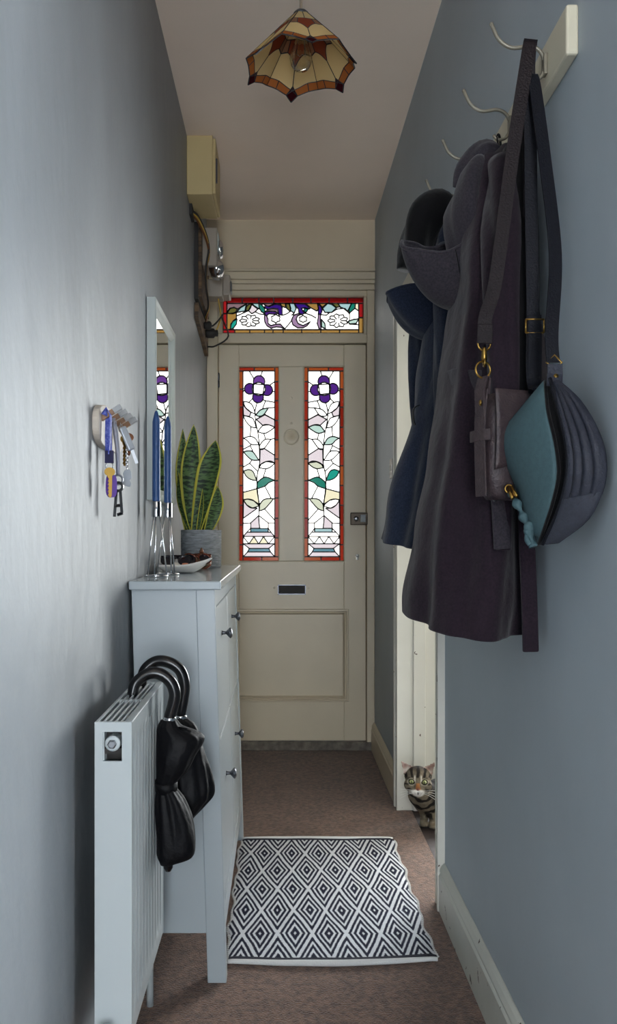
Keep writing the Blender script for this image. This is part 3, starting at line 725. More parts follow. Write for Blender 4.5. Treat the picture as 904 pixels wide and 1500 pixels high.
# end covers, the near one cut open around the plug
ex0, ex1, pz0, pz1, px0, px1 = RA0, RA1 + 0.001, 0.728, 0.782, -0.325, -0.290
en = MB().box(ex0, ex1, RY_0, RY_0 + 0.006, RZ0, pz0).box(ex0, ex1, RY_0, RY_0 + 0.006, pz1, RZ1).box(ex0, px0, RY_0, RY_0 + 0.006, pz0, pz1).box(px1, ex1, RY_0, RY_0 + 0.006, pz0, pz1)
bmw = en.build('end_cover', M['rad'], rd)
B(ex0, ex1, RY_1 - 0.006, RY_1, RZ0, RZ1).build('end_cover', M['rad'], rd)
B(px0 - 0.004, px1 + 0.004, RY_0 + 0.03, RY_0 + 0.034, pz0 - 0.004, pz1 + 0.004).build('plug_recess', M['dark'], rd)
pcx, pcz = (px0 + px1) / 2, 0.760
pg = MB().lathe([(0.0145, 0.03), (0.0145, 0.002), (0.0125, 0.0)], (pcx, RY_0, pcz), 20, 'y').build('end_plug', M['rad'], rd, bevel=0.001)
MB().lathe([(0.0085, 0.0), (0.0085, -0.006), (0.006, -0.008)], (pcx, RY_0, pcz), 6, 'y').build('air_vent_nut', M['steel'], pg)
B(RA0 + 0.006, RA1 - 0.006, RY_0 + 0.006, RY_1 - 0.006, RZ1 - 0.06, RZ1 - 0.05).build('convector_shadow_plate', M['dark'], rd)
# top grille
B(RA1 - 0.014, RA1 + 0.001, RY_0 + 0.006, RY_1 - 0.006, RZ1 - 0.005, RZ1).build('grille_rim', M['rad'], rd, bevel=0.002)
B(RA0, RA0 + 0.006, RY_0 + 0.006, RY_1 - 0.006, RZ1 - 0.005, RZ1).build('grille_rim', M['rad'], rd, bevel=0.001)
for i in range(4):
    xx = RA0 + 0.0125 + i * 0.0107
    B(xx, xx + 0.0042, RY_0 + 0.006, RY_1 - 0.006, RZ1 - 0.012, RZ1 - 0.0008).build('slat', M['rad'], rd, bevel=0.001)
for yy in (RY_0 + 0.006, (RY_0 + RY_1) / 2, RY_1 - 0.016):
    B(RA0 + 0.006, RA1 - 0.014, yy, yy + 0.008, RZ1 - 0.011, RZ1 - 0.0012).build('grille_bar', M['rad'], rd)
for yy in (RY_0 + 0.29, RY_1 - 0.07): B(XL, RA0 + 0.012, yy, yy + 0.02, 0.45, 0.62).build('wall_bracket', M['rad'], rd)
MB().tube(smooth_path([(-0.315, RY_1 - 0.01, 0.25), (-0.315, RY_1 + 0.05, 0.25), (-0.315, RY_1 + 0.075, 0.235), (-0.315, RY_1 + 0.08, 0.2), (-0.315, RY_1 + 0.08, 0.0)], 6), 0.0085, 10).build('pipe', M['rad'], rd, smooth=True)
vl = MB().lathe([(0.011, 0.12), (0.013, 0.13), (0.013, 0.19), (0.016, 0.195), (0.0165, 0.245), (0.013, 0.26), (0.0, 0.262)], (-0.315, RY_0 - 0.035, 0.0), 16)
vl.tube([(-0.315, RY_0 - 0.035, 0.16), (-0.315, RY_0 + 0.02, 0.235)], 0.008, 8).tube([(-0.315, RY_0 - 0.035, 0.0), (-0.315, RY_0 - 0.035, 0.13)], 0.0075, 8)
vl.build('valve', M['rad'], rd, smooth=True)

# ------------------------------------------------------------------ umbrellas hooked over the radiator
def umbrella(label, xa, ya, ztop, crook, rings, seed, tilt, strap_z):
    u = thing('umbrella', label, 'umbrella', (xa, ya, rings[-1][0]), 'umbrellas on the radiator')
    hp = MB().tube(smooth_path(crook, 8), [0.0115 + 0.002 * math.sin(PI * i / (8 * (len(crook) - 1))) for i in range(8 * (len(crook) - 1) + 1)], 14)
    e0 = Vector(crook[0]); hp.ell(e0, (0.0118, 0.0118, 0.0118), 12, 8)
    lab(hp.build('handle', M['blackplastic'], u, smooth=True), 'glossy black crook handle')
    MB().lathe([(0.0135, 0), (0.0145, 0.002), (0.0145, 0.009), (0.0135, 0.011)], (xa, ya, ztop), 20).build('collar', M['chrome'], u, smooth=True)
    n = 88; R = []
    zs = [r[0] for r in rings]; K = 70
    for k in range(K + 1):
        t = k / K * (len(rings) - 1); i = min(int(t), len(rings) - 2); f = t - i
        q4 = [rings[max(0, min(len(rings) - 1, i + d))] for d in (-1, 0, 1, 2)]
        z, x0, x1, y0, y1 = [0.5 * ((2 * b) + (c - a) * f + (2 * a - 5 * b + 4 * c - d) * f * f + (3 * b - a - 3 * c + d) * f ** 3) for a, b, c, d in zip(*q4)]
        cx, cy = (x0 + x1) / 2, (y0 + y1) / 2; rw = []
        for j in range(n):
            th = 2 * PI * j / n
            fold = 1 + 0.05 * math.sin(4 * th + seed + 11 * (z - ztop) ) + 0.035 * abs(math.sin(5.5 * th + seed + 6 * (z - ztop))) + 0.02 * math.sin(11 * th + seed * 2 - 17 * (z - ztop)) + 0.10 * noise.noise(Vector((math.cos(th) * 1.6, math.sin(th) * 1.6, z * 11 + seed)))
            px_ = cx + (x1 - x0) / 2 * math.cos(th) * fold; py_ = cy + (y1 - y0) / 2 * math.sin(th) * fold
            rw.append(Vector((max(px_, RA1 + 0.004), py_, z)))
        R.append(rw)
    MB().loft(R).build('canopy', M['black'], u, smooth=True)
    # rib ends crowding at the top of the folded cloth
    for j in range(4):
        a = Vector((xa + 0.02 + 0.008 * j + tilt, ya - 0.02 + 0.012 * j, ztop - 0.012 - 0.008 * j)); MB().tube([Vector((xa, ya, ztop - 0.01)), a], [0.004, 0.0028], 6).build('rib', M['blackplastic'], u)
    if strap_z:
        r = min(rings, key=lambda q: abs(q[0] - strap_z)); cx, cy = (r[1] + r[2]) / 2, (r[3] + r[4]) / 2
        pts = [Vector((max(cx + (r[2] - r[1]) * 0.55 * math.cos(2 * PI * i / 24), RA1 + 0.003), cy + (r[4] - r[3]) * 0.55 * math.sin(2 * PI * i / 24), strap_z + 0.003 * math.sin(2 * PI * i / 24))) for i in range(25)]
        MB().band(pts, (0, 0, 1), 0.022, 0.003).build('strap', M['black'], u, smooth=True)
    MB().lathe([(0.009, 0.012), (0.0105, 0.004), (0.0105, -0.012), (0.006, -0.02), (0.0, -0.021)], ((rings[-1][1] + rings[-1][2]) / 2, (rings[-1][3] + rings[-1][4]) / 2, rings[-1][0]), 14).build('ferrule', M['blackplastic'], u, smooth=True)
    return u
ux, uy = -0.2405, 1.90
umbrella('short black folded umbrella tied at its waist, nearest hook over the radiator', ux, uy, 0.735,
   [(-0.318, uy - 0.02, 0.799), (-0.312, uy - 0.015, 0.822), (-0.288, uy - 0.005, 0.840), (-0.262, uy, 0.840), (-0.238, uy, 0.822), (-0.229, uy, 0.797), (-0.233, uy, 0.771), (ux, uy, 0.745), (ux, uy, 0.73)],
   [(0.74, -0.258, -0.226, 1.885, 1.915), (0.725, -0.266, -0.214, 1.875, 1.93), (0.70, -0.27, -0.172, 1.865, 1.96), (0.66, -0.27, -0.186, 1.86, 1.95), (0.63, -0.27, -0.20, 1.865, 1.94),
    (0.598, -0.268, -0.226, 1.872, 1.925), (0.565, -0.27, -0.208, 1.862, 1.935), (0.52, -0.27, -0.19, 1.855, 1.945), (0.47, -0.27, -0.182, 1.855, 1.95), (0.445, -0.27, -0.188, 1.86, 1.945), (0.43, -0.262, -0.225, 1.875, 1.925)], 1.0, 0.02, 0.598)
ux, uy = -0.228, 2.0
umbrella('second black folded umbrella hanging behind the nearer one, loose cloth bulging', ux, uy, 0.718,
   [(-0.316, uy - 0.01, 0.80), (-0.31, uy - 0.005, 0.832), (-0.285, uy, 0.852), (-0.255, uy, 0.850), (-0.229, uy, 0.832), (-0.219, uy, 0.80), (-0.222, uy, 0.765), (ux, uy, 0.73), (ux, uy, 0.715)],
   [(0.722, -0.245, -0.212, 1.985, 2.015), (0.70, -0.25, -0.19, 1.97, 2.03), (0.64, -0.262, -0.175, 1.96, 2.045), (0.60, -0.268, -0.165, 1.958, 2.05), (0.55, -0.268, -0.158, 1.955, 2.055),
    (0.52, -0.266, -0.175, 1.96, 2.05), (0.49, -0.262, -0.2, 1.965, 2.04), (0.46, -0.255, -0.215, 1.975, 2.03)], 2.6, 0.0, None)

# ------------------------------------------------------------------ mirror
mr = thing('wall_mirror', 'rectangular wall mirror in a grey-white frame above the shoe cabinet', 'mirror', (-0.37, 2.745, 1.24))
my0, my1, mz0, mz1, mx0, mx1, fw = 2.515, 2.985, 1.243, 1.828, XL + 0.001, -0.357, 0.036
fm = MB()
prof = [(0.0, mx0), (0.0, mx1 - 0.003), (0.1, mx1), (0.55, mx1 - 0.001), (0.75, mx1 - 0.006), (1.0, mx1 - 0.011), (1.0, mx0)]
def fring(t, xx): o_ = fw * t; return [Vector((xx, my0 + o_, mz0 + o_)), Vector((xx, my1 - o_, mz0 + o_)), Vector((xx, my1 - o_, mz1 - o_)), Vector((xx, my0 + o_, mz1 - o_))]
fm.loft([fring(t, xx) for t, xx in prof], cap=False)
fm.build('frame', M['frame_grey'], mr)
B(mx1 - 0.016, mx1 - 0.012, my0 + fw - 0.006, my1 - fw + 0.006, mz0 + fw - 0.006, mz1 - fw + 0.006).build('mirror_glass', M['mirror'], mr)

# ------------------------------------------------------------------ candles
ZW = 1.0253
for i, (hx, hy, lb_, lc) in enumerate(((-0.343, 2.42, 'chrome hairpin-leg candle holder nearest the front edge of the cabinet', 'tall blue dinner candle in the nearer chrome holder'),
                                     (-0.326, 2.535, 'chrome hairpin-leg candle holder standing just behind the other', 'tall blue dinner candle in the farther chrome holder'))):
    zb = ZW
    ch = thing('candle_holder', lb_, 'candle holder', (hx, hy, zb), 'chrome candle holders on the cabinet')
    MB().lathe([(0.0115, 1.192), (0.0135, 1.191), (0.0138, 1.193), (0.0138, 1.233), (0.0125, 1.235), (0.0118, 1.233), (0.0118, 1.196), (0.0, 1.195)], (hx, hy, 0), 28).build('cup', M['chrome'], ch, smooth=True)
    for k in range(3):
        a = 2 * PI * k / 3 + 0.5 + 0.5 * i; d = Vector((math.cos(a), math.sin(a), 0))
        MB().tube([Vector((hx, hy, 1.194)) + d * 0.010, Vector((hx, hy, zb + 0.003)) + d * 0.0315], 0.0021, 10).build('leg', M['chrome'], ch, smooth=True)
    MB().ring((hx, hy, zb + 0.0028), (1, 0, 0), (0, 1, 0), 0.0325, 0.0024, 40, 8).build('foot_ring', M['chrome'], ch, smooth=True)
    cn = thing('candle', lc, 'candle', (hx, hy, 1.197), 'blue candles')
    MB().lathe([(0.0095, 1.197), (0.0112, 1.21), (0.0112, 1.24), (0.0108, 1.455), (0.0095, 1.462), (0.0045, 1.482), (0.002, 1.486), (0.0, 1.487)], (hx, hy, 0), 24).build('wax', M['candle'], cn, smooth=True)
    MB().tube([(hx, hy, 1.484), (hx + 0.0006, hy, 1.494)], 0.0009, 6).build('wick', M['wick'], cn)

# ------------------------------------------------------------------ dish and the things in it
ty0, ty1, tx0, tx1 = 2.585, 2.80, -0.362, -0.236
td = thing('dish', 'shallow white ceramic dish with one raised corner beside the candle holders', 'dish', ((tx0 + tx1) / 2, (ty0 + ty1) / 2, ZW))
def dish(s):
    def fn(u, v):
        a, b = u * 2 - 1, v * 2 - 1
        r = max(abs(a), abs(b)); x = (tx0 + tx1) / 2 + a * (tx1 - tx0) / 2; y = (ty0 + ty1) / 2 + b * (ty1 - ty0) / 2
        f = max(0, (r - 0.55) / 0.45); z = ZW + 0.003 + 0.022 * f ** 1.6
        c = max(0, a) * max(0, -b * 0.5 + 0.5) * f; z += 0.022 * c * c; x += 0.035 * c * c
        return Vector((x, y, z + s))
    return fn
MB().grid(dish(0), 30, 40).build('bowl', M['ceramic'], td, smooth=True, solid=0.004)
MB().lathe([(0.03, 0), (0.032, 0.0), (0.033, 0.004), (0.029, 0.004)], ((tx0 + tx1) / 2, (ty0 + ty1) / 2, ZW), 24).build('foot', M['ceramic'], td)
M['lens'] = mat('dark_lens', rgb(20, 16, 26), 0.06, spec=0.8)
M['tortoise'] = mat('tortoiseshell', rgb(120, 56, 34), 0.12, var=0.8, vscale=60, col2=rgb(40, 20, 16))
M['peach'] = mat('peach_plastic', rgb(206, 130, 96), 0.35)
def sunglasses(label, c, rz, fm_, sc):
    c = Vector(c); R = Matrix.Rotation(rz, 3, 'Z') @ Matrix.Rotation(0.5, 3, 'X')
    T = lambda p: c + R @ (Vector(p) * sc)
    sg = thing('sunglasses', label, 'sunglasses', c, 'sunglasses in the dish')
    for sx in (-1, 1):
        pts = [T((sx * 0.033 + 0.026 * math.cos(2 * PI * i / 20), 0.004 * math.cos(2 * PI * i / 20 * 2) * 0, 0.021 * math.sin(2 * PI * i / 20))) for i in range(21)]
        MB().tube(pts, 0.0026 * sc, 6).build('lens_rim', fm_, sg, smooth=True)
        MB().ell(T((sx * 0.033, 0, 0)), (0.025 * sc, 0.004 * sc, 0.02 * sc), 18, 10, R).build('lens', M['lens'], sg, smooth=True)
        MB().band([T((sx * 0.06, 0.002, 0.008)), T((sx * 0.058, 0.012, 0.01)), T((0.0 * sx, 0.016 + 0.004 * sx, 0.008)), T((-sx * 0.05, 0.02 + 0.004 * sx, 0.0))], R @ Vector((0, 0, 1)), 0.008 * sc, 0.003 * sc).build('temple', fm_, sg)
    MB().tube([T((-0.009, 0, 0.006)), T((0, 0.0, 0.010)), T((0.009, 0, 0.006))], 0.003 * sc, 6).build('bridge', fm_, sg, smooth=True)
sunglasses('folded dark sunglasses lying at the left in the white dish', (-0.318, 2.68, ZW + 0.037), 0.3, M['lens'], 0.8)
sunglasses('folded brown tortoiseshell sunglasses at the right in the white dish', (-0.254, 2.69, ZW + 0.042), -0.5, M['tortoise'], 0.82)
tag(MB().lathe([(0.0, 0), (0.009, 0.001), (0.011, 0.007), (0.009, 0.013), (0.0, 0.014)], (-0.288, 2.655, ZW + 0.016), 18).build('lip_balm_pot', M['peach'], smooth=True), 'small peach-coloured pot between the sunglasses in the dish', 'pot')
# amber glass ornament in front of the plant pot
M['amberglass'] = mat('reddish_amber_glass', rgb(128, 62, 40), 0.12, var=0.6, vscale=40, col2=rgb(70, 66, 44), spec=0.7)
og = thing('glass_ornament', 'small onion-shaped reddish glass ornament in front of the grey plant pot', 'ornament', (-0.263, 2.93, ZW))
MB().lathe([(0.0, 0), (0.02, 0.0), (0.034, 0.012), (0.036, 0.025), (0.028, 0.04), (0.014, 0.05), (0.007, 0.056)], (-0.263, 2.93, ZW), 28).build('body', M['amberglass'], og, smooth=True)
MB().lathe([(0.007, 0.055), (0.008, 0.06), (0.004, 0.068), (0.0, 0.073)], (-0.263, 2.93, ZW), 16).build('tip', M['amberglass'], og, smooth=True)

# ------------------------------------------------------------------ snake plant
def leaf_material():
    m = bpy.data.materials.new('banded_leaf'); m.use_nodes = True
    nt = m.node_tree; N = nt.nodes; L = nt.links; p = N['Principled BSDF']; p.inputs['Roughness'].default_value = 0.55; p.inputs['Specular IOR Level'].default_value = 0.3
    uv = N.new('ShaderNodeUVMap'); uv.uv_map = 'leaf'; sp = N.new('ShaderNodeSeparateXYZ'); L.new(uv.outputs[0], sp.inputs[0])
    nz = N.new('ShaderNodeTexNoise'); nz.inputs['Scale'].default_value = 3.0; nz.inputs['Detail'].default_value = 3
    mp = N.new('ShaderNodeMapping'); mp.inputs['Scale'].default_value = (0.45, 13, 1); L.new(uv.outputs[0], mp.inputs[0]); L.new(mp.outputs[0], nz.inputs['Vector'])
    rp = N.new('ShaderNodeValToRGB'); e = rp.color_ramp.elements; e[0].position = 0.42; e[0].color = rgb(26, 42, 24); e[1].position = 0.58; e[1].color = rgb(78, 104, 60); L.new(nz.outputs['Fac'], rp.inputs[0])
    ab = N.new('ShaderNodeMath'); ab.operation = 'ABSOLUTE'; L.new(sp.outputs['X'], ab.inputs[0])
    th = N.new('ShaderNodeMapRange'); th.inputs['From Min'].default_value = 0.80; th.inputs['From Max'].default_value = 0.86; L.new(ab.outputs[0], th.inputs['Value'])
    mx = N.new('ShaderNodeMix'); mx.data_type = 'RGBA'; mx.inputs['B'].default_value = rgb(172, 166, 62); L.new(rp.outputs[0], mx.inputs['A']); L.new(th.outputs[0], mx.inputs['Factor'])
    L.new(mx.outputs['Result'], p.inputs['Base Color'])
    return m
LM = leaf_material()
PX, PY, PR, PH = -0.276, 3.06, 0.0705, 0.132
sp_ = thing('snake_plant', 'snake plant with yellow-edged upright leaves in a ribbed grey pot on the cabinet', 'plant', (PX, PY, ZW))
M['pot'] = mat('woven_grey_pot', rgb(142, 147, 152), 0.6, var=0.45, vscale=60, bump=1.0, bscale=55, stretch=(0.6, 0.6, 3.0))
pt_ = MB().lathe([(0.0, 0), (PR - 0.004, 0), (PR - 0.001, 0.004), (PR, PH * 0.5), (PR + 0.001, PH - 0.002), (PR - 0.002, PH), (PR - 0.006, PH), (PR - 0.007, PH - 0.02), (0.0, PH - 0.021)], (PX, PY, ZW), 48).build('pot', M['pot'], sp_, smooth=True)
for k in range(22):
    zz = ZW + 0.006 + k * (PH - 0.012) / 21
    MB().ring((PX, PY, zz), (1, 0, 0), (0, 1, 0), PR - 0.0006, 0.0016, 48, 5).build('weave_band', M['pot'], pt_, smooth=True)
M['soil'] = mat('potting_soil', rgb(40, 30, 24), 1.0, bump=1.0, bscale=90)
MB().lathe([(PR - 0.0075, PH - 0.019), (0.04, PH - 0.016), (0.0, PH - 0.014)], (PX, PY, ZW), 32).build('soil', M['soil'], sp_)
def plant_leaf(base, mid, tip, wmax, face, wpos=0.55):
    n = 26; mb = MB(); pts = smooth_path([base, mid, tip], n // 2); k = len(pts) - 1; uvs = []
    rows = []
    for i, p in enumerate(pts):
        t = i / k
        wd = wmax * (0.42 + 0.58 * math.sin(min(1, t / wpos) * PI / 2)) if t < wpos else wmax * max(0.0, math.cos((t - wpos) / (1 - wpos) * PI / 2)) ** 0.8
        tw = face + 0.25 * (t - 0.5); sd = Vector((math.cos(tw), math.sin(tw), 0)); nr = Vector((-math.sin(tw), math.cos(tw), 0))
        row = []
        for j in range(9):
            a = -1 + j / 4; row.append(p + sd * a * wd / 2 + nr * (0.18 * wd * (a * a)) * -1 + Vector((0, 0, 0.0015 * math.sin(9 * t + 3 * a))))
            uvs.append((a, t))
        rows.append(row)
    mb.loft(rows, closed=False)
    o = mb.build('leaf', LM, sp_, smooth=True, solid=0.0025)
    ul = o.data.uv_layers.new(name='leaf')
    for l in o.data.loops: ul.data[l.index].uv = uvs[l.vertex_index]
    return o
zs_ = ZW + PH - 0.02
def A(px, py, dy=0): return at(px, py, PY + dy)
def bs(px, dy=0): q = at(px, 780, PY + dy); return Vector((q.x, q.y, zs_))
plant_leaf(bs(284, 0.0), A(279, 700, -0.01), A(284, 622, -0.01), 0.070, 0.15)
plant_leaf(bs(276, 0.03), A(266, 700, 0.04), A(268, 629, 0.05), 0.052, 0.5, 0.5)
plant_leaf(bs(287, -0.015), A(305, 705, -0.03), A(316, 645, -0.04), 0.088, -0.35, 0.62)
plant_leaf(bs(281, -0.03), A(266, 738, -0.045), A(262, 692, -0.05), 0.034, -0.9, 0.5)
plant_leaf(bs(302, -0.005), A(314, 748, -0.01), A(319, 712, -0.02), 0.056, 0.5, 0.55)
plant_leaf(bs(292, 0.03), A(292, 715, 0.045), A(292, 672, 0.05), 0.036, 0.2, 0.5)
plant_leaf(bs(288, -0.035), A(293, 752, -0.04), A(297, 716, -0.035), 0.022, 0.9, 0.5)
plant_leaf(bs(296, 0.03), A(302, 712, 0.04), A(304, 661, 0.045), 0.04, 0.0, 0.5)
plant_leaf(bs(305, 0.01), A(317, 740, 0.02), A(316, 708, 0.02), 0.03, -0.7, 0.5)

# ------------------------------------------------------------------ pendant lamp with a leaded glass shade
LX, LY, LZT = 0.057, 2.35, 2.543
lp = thing('pendant_lamp', 'hanging leaded-glass lamp in cream and amber, six scalloped sides, unlit', 'lamp', (LX, LY, ZC))
def opal(name, c, tr):
    return glass_mat(name, c, tr, c)
LG = {'cream': opal('opal_cream_glass', rgb(232, 210, 160), 0.92), 'tan': opal('opal_tan_glass', rgb(176, 136, 108), 0.92), 'amber': opal('opal_amber_glass', rgb(196, 122, 66), 0.92),
      'rust': opal('opal_rust_glass', rgb(168, 92, 66), 0.92), 'maroon': opal('maroon_glass', rgb(74, 22, 30), 0.9)}
MB().tube([(LX, LY, ZC - 0.03), (LX, LY, LZT)], 0.0035, 8).build('cord', mat('old_cord', rgb(150, 132, 112), 0.7), lp)
MB().lathe([(0.0, ZC), (0.035, ZC), (0.04, ZC - 0.008), (0.03, ZC - 0.03), (0.008, ZC - 0.038), (0.0, ZC - 0.038)], (LX, LY, 0), 24).build('ceiling_rose', M['ceramic'], lp, smooth=True)
MB().lathe([(0.005, LZT + 0.012), (0.014, LZT + 0.010), (0.021, LZT + 0.003), (0.022, LZT - 0.004), (0.0, LZT - 0.004)], (LX, LY, 0), 24).build('cap', M['pewter'], lp, smooth=True)
MB().lathe([(0.0, LZT - 0.005), (0.015, LZT - 0.006), (0.017, LZT - 0.02), (0.017, LZT - 0.05), (0.014, LZT - 0.052), (0.0, LZT - 0.053)], (LX, LY, 0), 20).build('bulb_holder', M['ceramic'], lp, smooth=True)
bulb = MB().lathe([(0.013, LZT - 0.05), (0.014, LZT - 0.066), (0.021, LZT - 0.082), (0.028, LZT - 0.10), (0.0305, LZT - 0.118), (0.028, LZT - 0.134), (0.019, LZT - 0.146), (0.0, LZT - 0.150)], (LX, LY, 0), 28)
gm = bpy.data.materials.new('clear_bulb_glass'); gm.use_nodes = True
gt = gm.node_tree; gt.nodes.remove(gt.nodes['Principled BSDF'])
g1 = gt.nodes.new('ShaderNodeBsdfTransparent'); g1.inputs[0].default_value = (0.93, 0.93, 0.92, 1); g2 = gt.nodes.new('ShaderNodeBsdfGlossy'); g2.inputs['Roughness'].default_value = 0.05
g3 = gt.nodes.new('ShaderNodeMixShader'); g4 = gt.nodes.new('ShaderNodeLayerWeight'); g4.inputs['Blend'].default_value = 0.35
gt.links.new(g4.outputs['Facing'], g3.inputs[0]); gt.links.new(g1.outputs[0], g3.inputs[1]); gt.links.new(g2.outputs[0], g3.inputs[2]); gt.links.new(g3.outputs[0], gt.nodes['Material Output'].inputs[0])
bulb = bulb.build('light_bulb', gm, lp, smooth=True)
MB().tube([(LX - 0.008, LY, LZT - 0.06), (LX - 0.012, LY, LZT - 0.105), (LX - 0.004, LY, LZT - 0.112), (LX + 0.004, LY, LZT - 0.106), (LX + 0.012, LY, LZT - 0.112), (LX + 0.009, LY, LZT - 0.06)], 0.0008, 6).build('filament', M['steel'], bulb)
# one side of the shade in (u, v): u = -1..1 over the width, v = 0 at the cap, 1 at the eaves, more on the hanging fringe
def v2rz(v):
    return 0.020 + 0.099 * v, LZT - 0.003 - 0.1155 * v
lamp_frame = [(-1, 0), (1, 0), (1, 1.10)] + cr([(1, 1.10), (0.6, 1.15), (0.2, 1.24)], 4)[1:] + [(0, 1.36)] + cr([(-0.2, 1.24), (-0.6, 1.15), (-1, 1.10)], 4)
P = []
P.append((lamp_frame, 'cream'))
arch = cr([(0, 0.76), (0.22, 0.62), (0.58, 0.53), (1, 0.56)], 4)
P.append(([(-1, 0.33), (0, 0.30), (1, 0.33)] + arch[::-1] + [(-a_, b_) for a_, b_ in arch[1:]], 'rust'))
for sg_ in (-1, 1): P.append(([(sg_ * 1, 0.33), (sg_ * 0.62, 0.32), (sg_ * 0.58, 0.53), (sg_ * 1, 0.56)], 'tan'))
band = cr([(-1, 0.97), (-0.6, 1.01), (-0.2, 1.11), (0, 1.16)], 4)
lowb = cr([(-1, 1.10), (-0.6, 1.15), (-0.2, 1.24)], 4)
P.append((band + [(0, 1.16), (-0.2, 1.24)] + lowb[::-1][1:], 'amber'))
P.append(([(-a, b) for a, b in band] + [(0, 1.16), (0.2, 1.24)] + [(-a, b) for a, b in lowb[::-1][1:]], 'amber'))
P.append(([(0, 1.08), (0.2, 1.24), (0, 1.36), (-0.2, 1.24)], 'maroon'))
Lz = [[(0, 0), (0, 0.30)], [(0, 0.76), (0, 1.16)], [(-0.6, 1.0), (-0.62, 1.15)], [(0.6, 1.0), (0.62, 1.15)]]
SC = 100.0
sc2 = lambda q: [(a * SC, b * SC) for a, b in q]
V, regs, con = regions([sc2(l) for l in Lz], [(sc2(p), c) for p, c in P], sc2(lamp_frame))
shade = MB()
for k in range(6):
    ang = -PI / 2 + 0.16 + k * PI / 3
    nrm = Vector((math.cos(ang), math.sin(ang), 0)); tg = Vector((-math.sin(ang), math.cos(ang), 0))
    def W3(i, off=0.0):
        u, v = V[i].x / SC, V[i].y / SC; r, z = v2rz(v)
        return Vector((LX, LY, z)) + nrm * (r + off * 0.7) + tg * (u * r * math.tan(PI / 6)) + Vector((0, 0, off * 0.7))
    for a, b in con:
        p, q = W3(a), W3(b)
        if (p - q).length > 1e-5: shade.tube([p, q], 0.0019, 5, cap=False)
shade = shade.build('shade', M['lead'], lp)
for k in range(6):
    ang = -PI / 2 + 0.16 + k * PI / 3
    nrm = Vector((math.cos(ang), math.sin(ang), 0)); tg = Vector((-math.sin(ang), math.cos(ang), 0))
    def W3(i, off=0.0):
        u, v = V[i].x / SC, V[i].y / SC; r, z = v2rz(v)
        return Vector((LX, LY, z)) + nrm * (r + off * 0.7) + tg * (u * r * math.tan(PI / 6)) + Vector((0, 0, off * 0.7))
    for tr, c in regs:
        ids = sorted({i for f in tr for i in f}); ix = {v: j for j, v in enumerate(ids)}
        MB().add([W3(i) for i in ids], [tuple(ix[i] for i in f) for f in tr]).build('pane', LG.get(c, LG['cream']), shade, solid=0.0022)

# ------------------------------------------------------------------ electric meters high on the left wall
M['boxcream'] = mat('yellowed_cream_paint', rgb(190, 170, 122), 0.55, var=0.06, vscale=8)
M['boxgrey'] = mat('meter_grey_plastic', rgb(150, 140, 128), 0.45)
M['oldwood'] = mat('old_meter_board', rgb(112, 86, 58), 0.7, var=0.6, vscale=12, stretch=(1, 1, 6), col2=rgb(52, 36, 24))
M['cable_y'] = mat('yellow_cable', rgb(186, 150, 60), 0.5); M['cable_b'] = mat('brown_cable', rgb(110, 66, 34), 0.5)
mc = thing('meter_cupboard', 'cream painted box cupboard high on the left wall under the ceiling', 'cupboard', (XL, 3.75, 2.548))
B(XL, -0.278, 3.60, 3.885, 2.545, ZC - 0.001).build('carcass', M['boxcream'], mc, bevel=0.003)
dr_ = B(-0.2785, -0.266, 3.605, 3.88, 2.549, ZC - 0.012).build('door', M['boxcream'], mc, bevel=0.003)
B(-0.267, -0.259, 3.615, 3.63, 2.60, 2.70).build('latch', M['pewter'], dr_, bevel=0.002)
bd = thing('meter_board', 'dark wooden meter board on the left wall below the cream box', 'board', (XL, 4.1, 2.15))
B(XL, XL + 0.018, 3.92, 4.34, 2.20, 2.545).build('back_board', M['dark'], bd)
B(XL + 0.018, XL + 0.032, 3.93, 4.34, 2.21, 2.54).build('face_board', M['oldwood'], bd)
bd2 = thing('fuse_board', 'lower weathered wooden fuse board on the left wall near the door frame', 'board', (XL, 4.2, 2.1))
MB().prism([(3.93, 2.185), (4.46, 2.185), (4.46, 2.05), (3.93, 2.115)], 'x', XL, XL + 0.018).build('back_board', M['oldwood'], bd2)
MB().lathe([(0.02, 0), (0.024, 0.01), (0.024, 0.04), (0.016, 0.046), (0.016, 0.06), (0, 0.062)], (XL + 0.018, 4.32, 2.135), 18, 'x').build('fuse_carrier', M['dark'], bd2, smooth=True)
MB().lathe([(0.016, 0), (0.02, 0.008), (0.02, 0.03), (0.012, 0.036), (0, 0.038)], (XL + 0.018, 4.22, 2.15), 18, 'x').build('fuse_carrier', M['dark'], bd2, smooth=True)
em = thing('electricity_meter', 'grey electricity meter with a silver glass-domed front on the wooden board', 'meter', (XL + 0.03, 4.02, 2.4))
B(XL + 0.032, -0.285, 3.96, 4.12, 2.36, 2.535).build('case', M['boxgrey'], em, bevel=0.006)
B(-0.2855, -0.281, 3.985, 4.095, 2.43, 2.52).build('window', M['frame_grey'], em, bevel=0.002)
cv = MB().lathe([(0.034, -0.055), (0.034, 0.055), (0.03, 0.058), (0, 0.058)], (-0.292, 4.04, 2.365), 24, 'y')
cv.build('terminal_cover', M['chrome'], em, smooth=True)
MB().lathe([(0.042, 0), (0.042, 0.012), (0.034, 0.022), (0.0, 0.026)], (-0.286, 4.05, 2.46), 24, 'x').build('glass_dome', M['chrome'], em, smooth=True)
sb = thing('switch_box', 'small grey switch box sticking out below the meter', 'box', (-0.3, 4.25, 2.3))
B(XL + 0.032, -0.275, 4.2, 4.3, 2.285, 2.37).build('base', M['boxgrey'], sb, bevel=0.004)
B(-0.277, -0.24, 4.195, 4.305, 2.29, 2.39).build('cover', M['boxgrey'], sb, bevel=0.006)
B(-0.2405, -0.234, 4.22, 4.28, 2.315, 2.365).build('window', M['pewter'], sb, bevel=0.002)
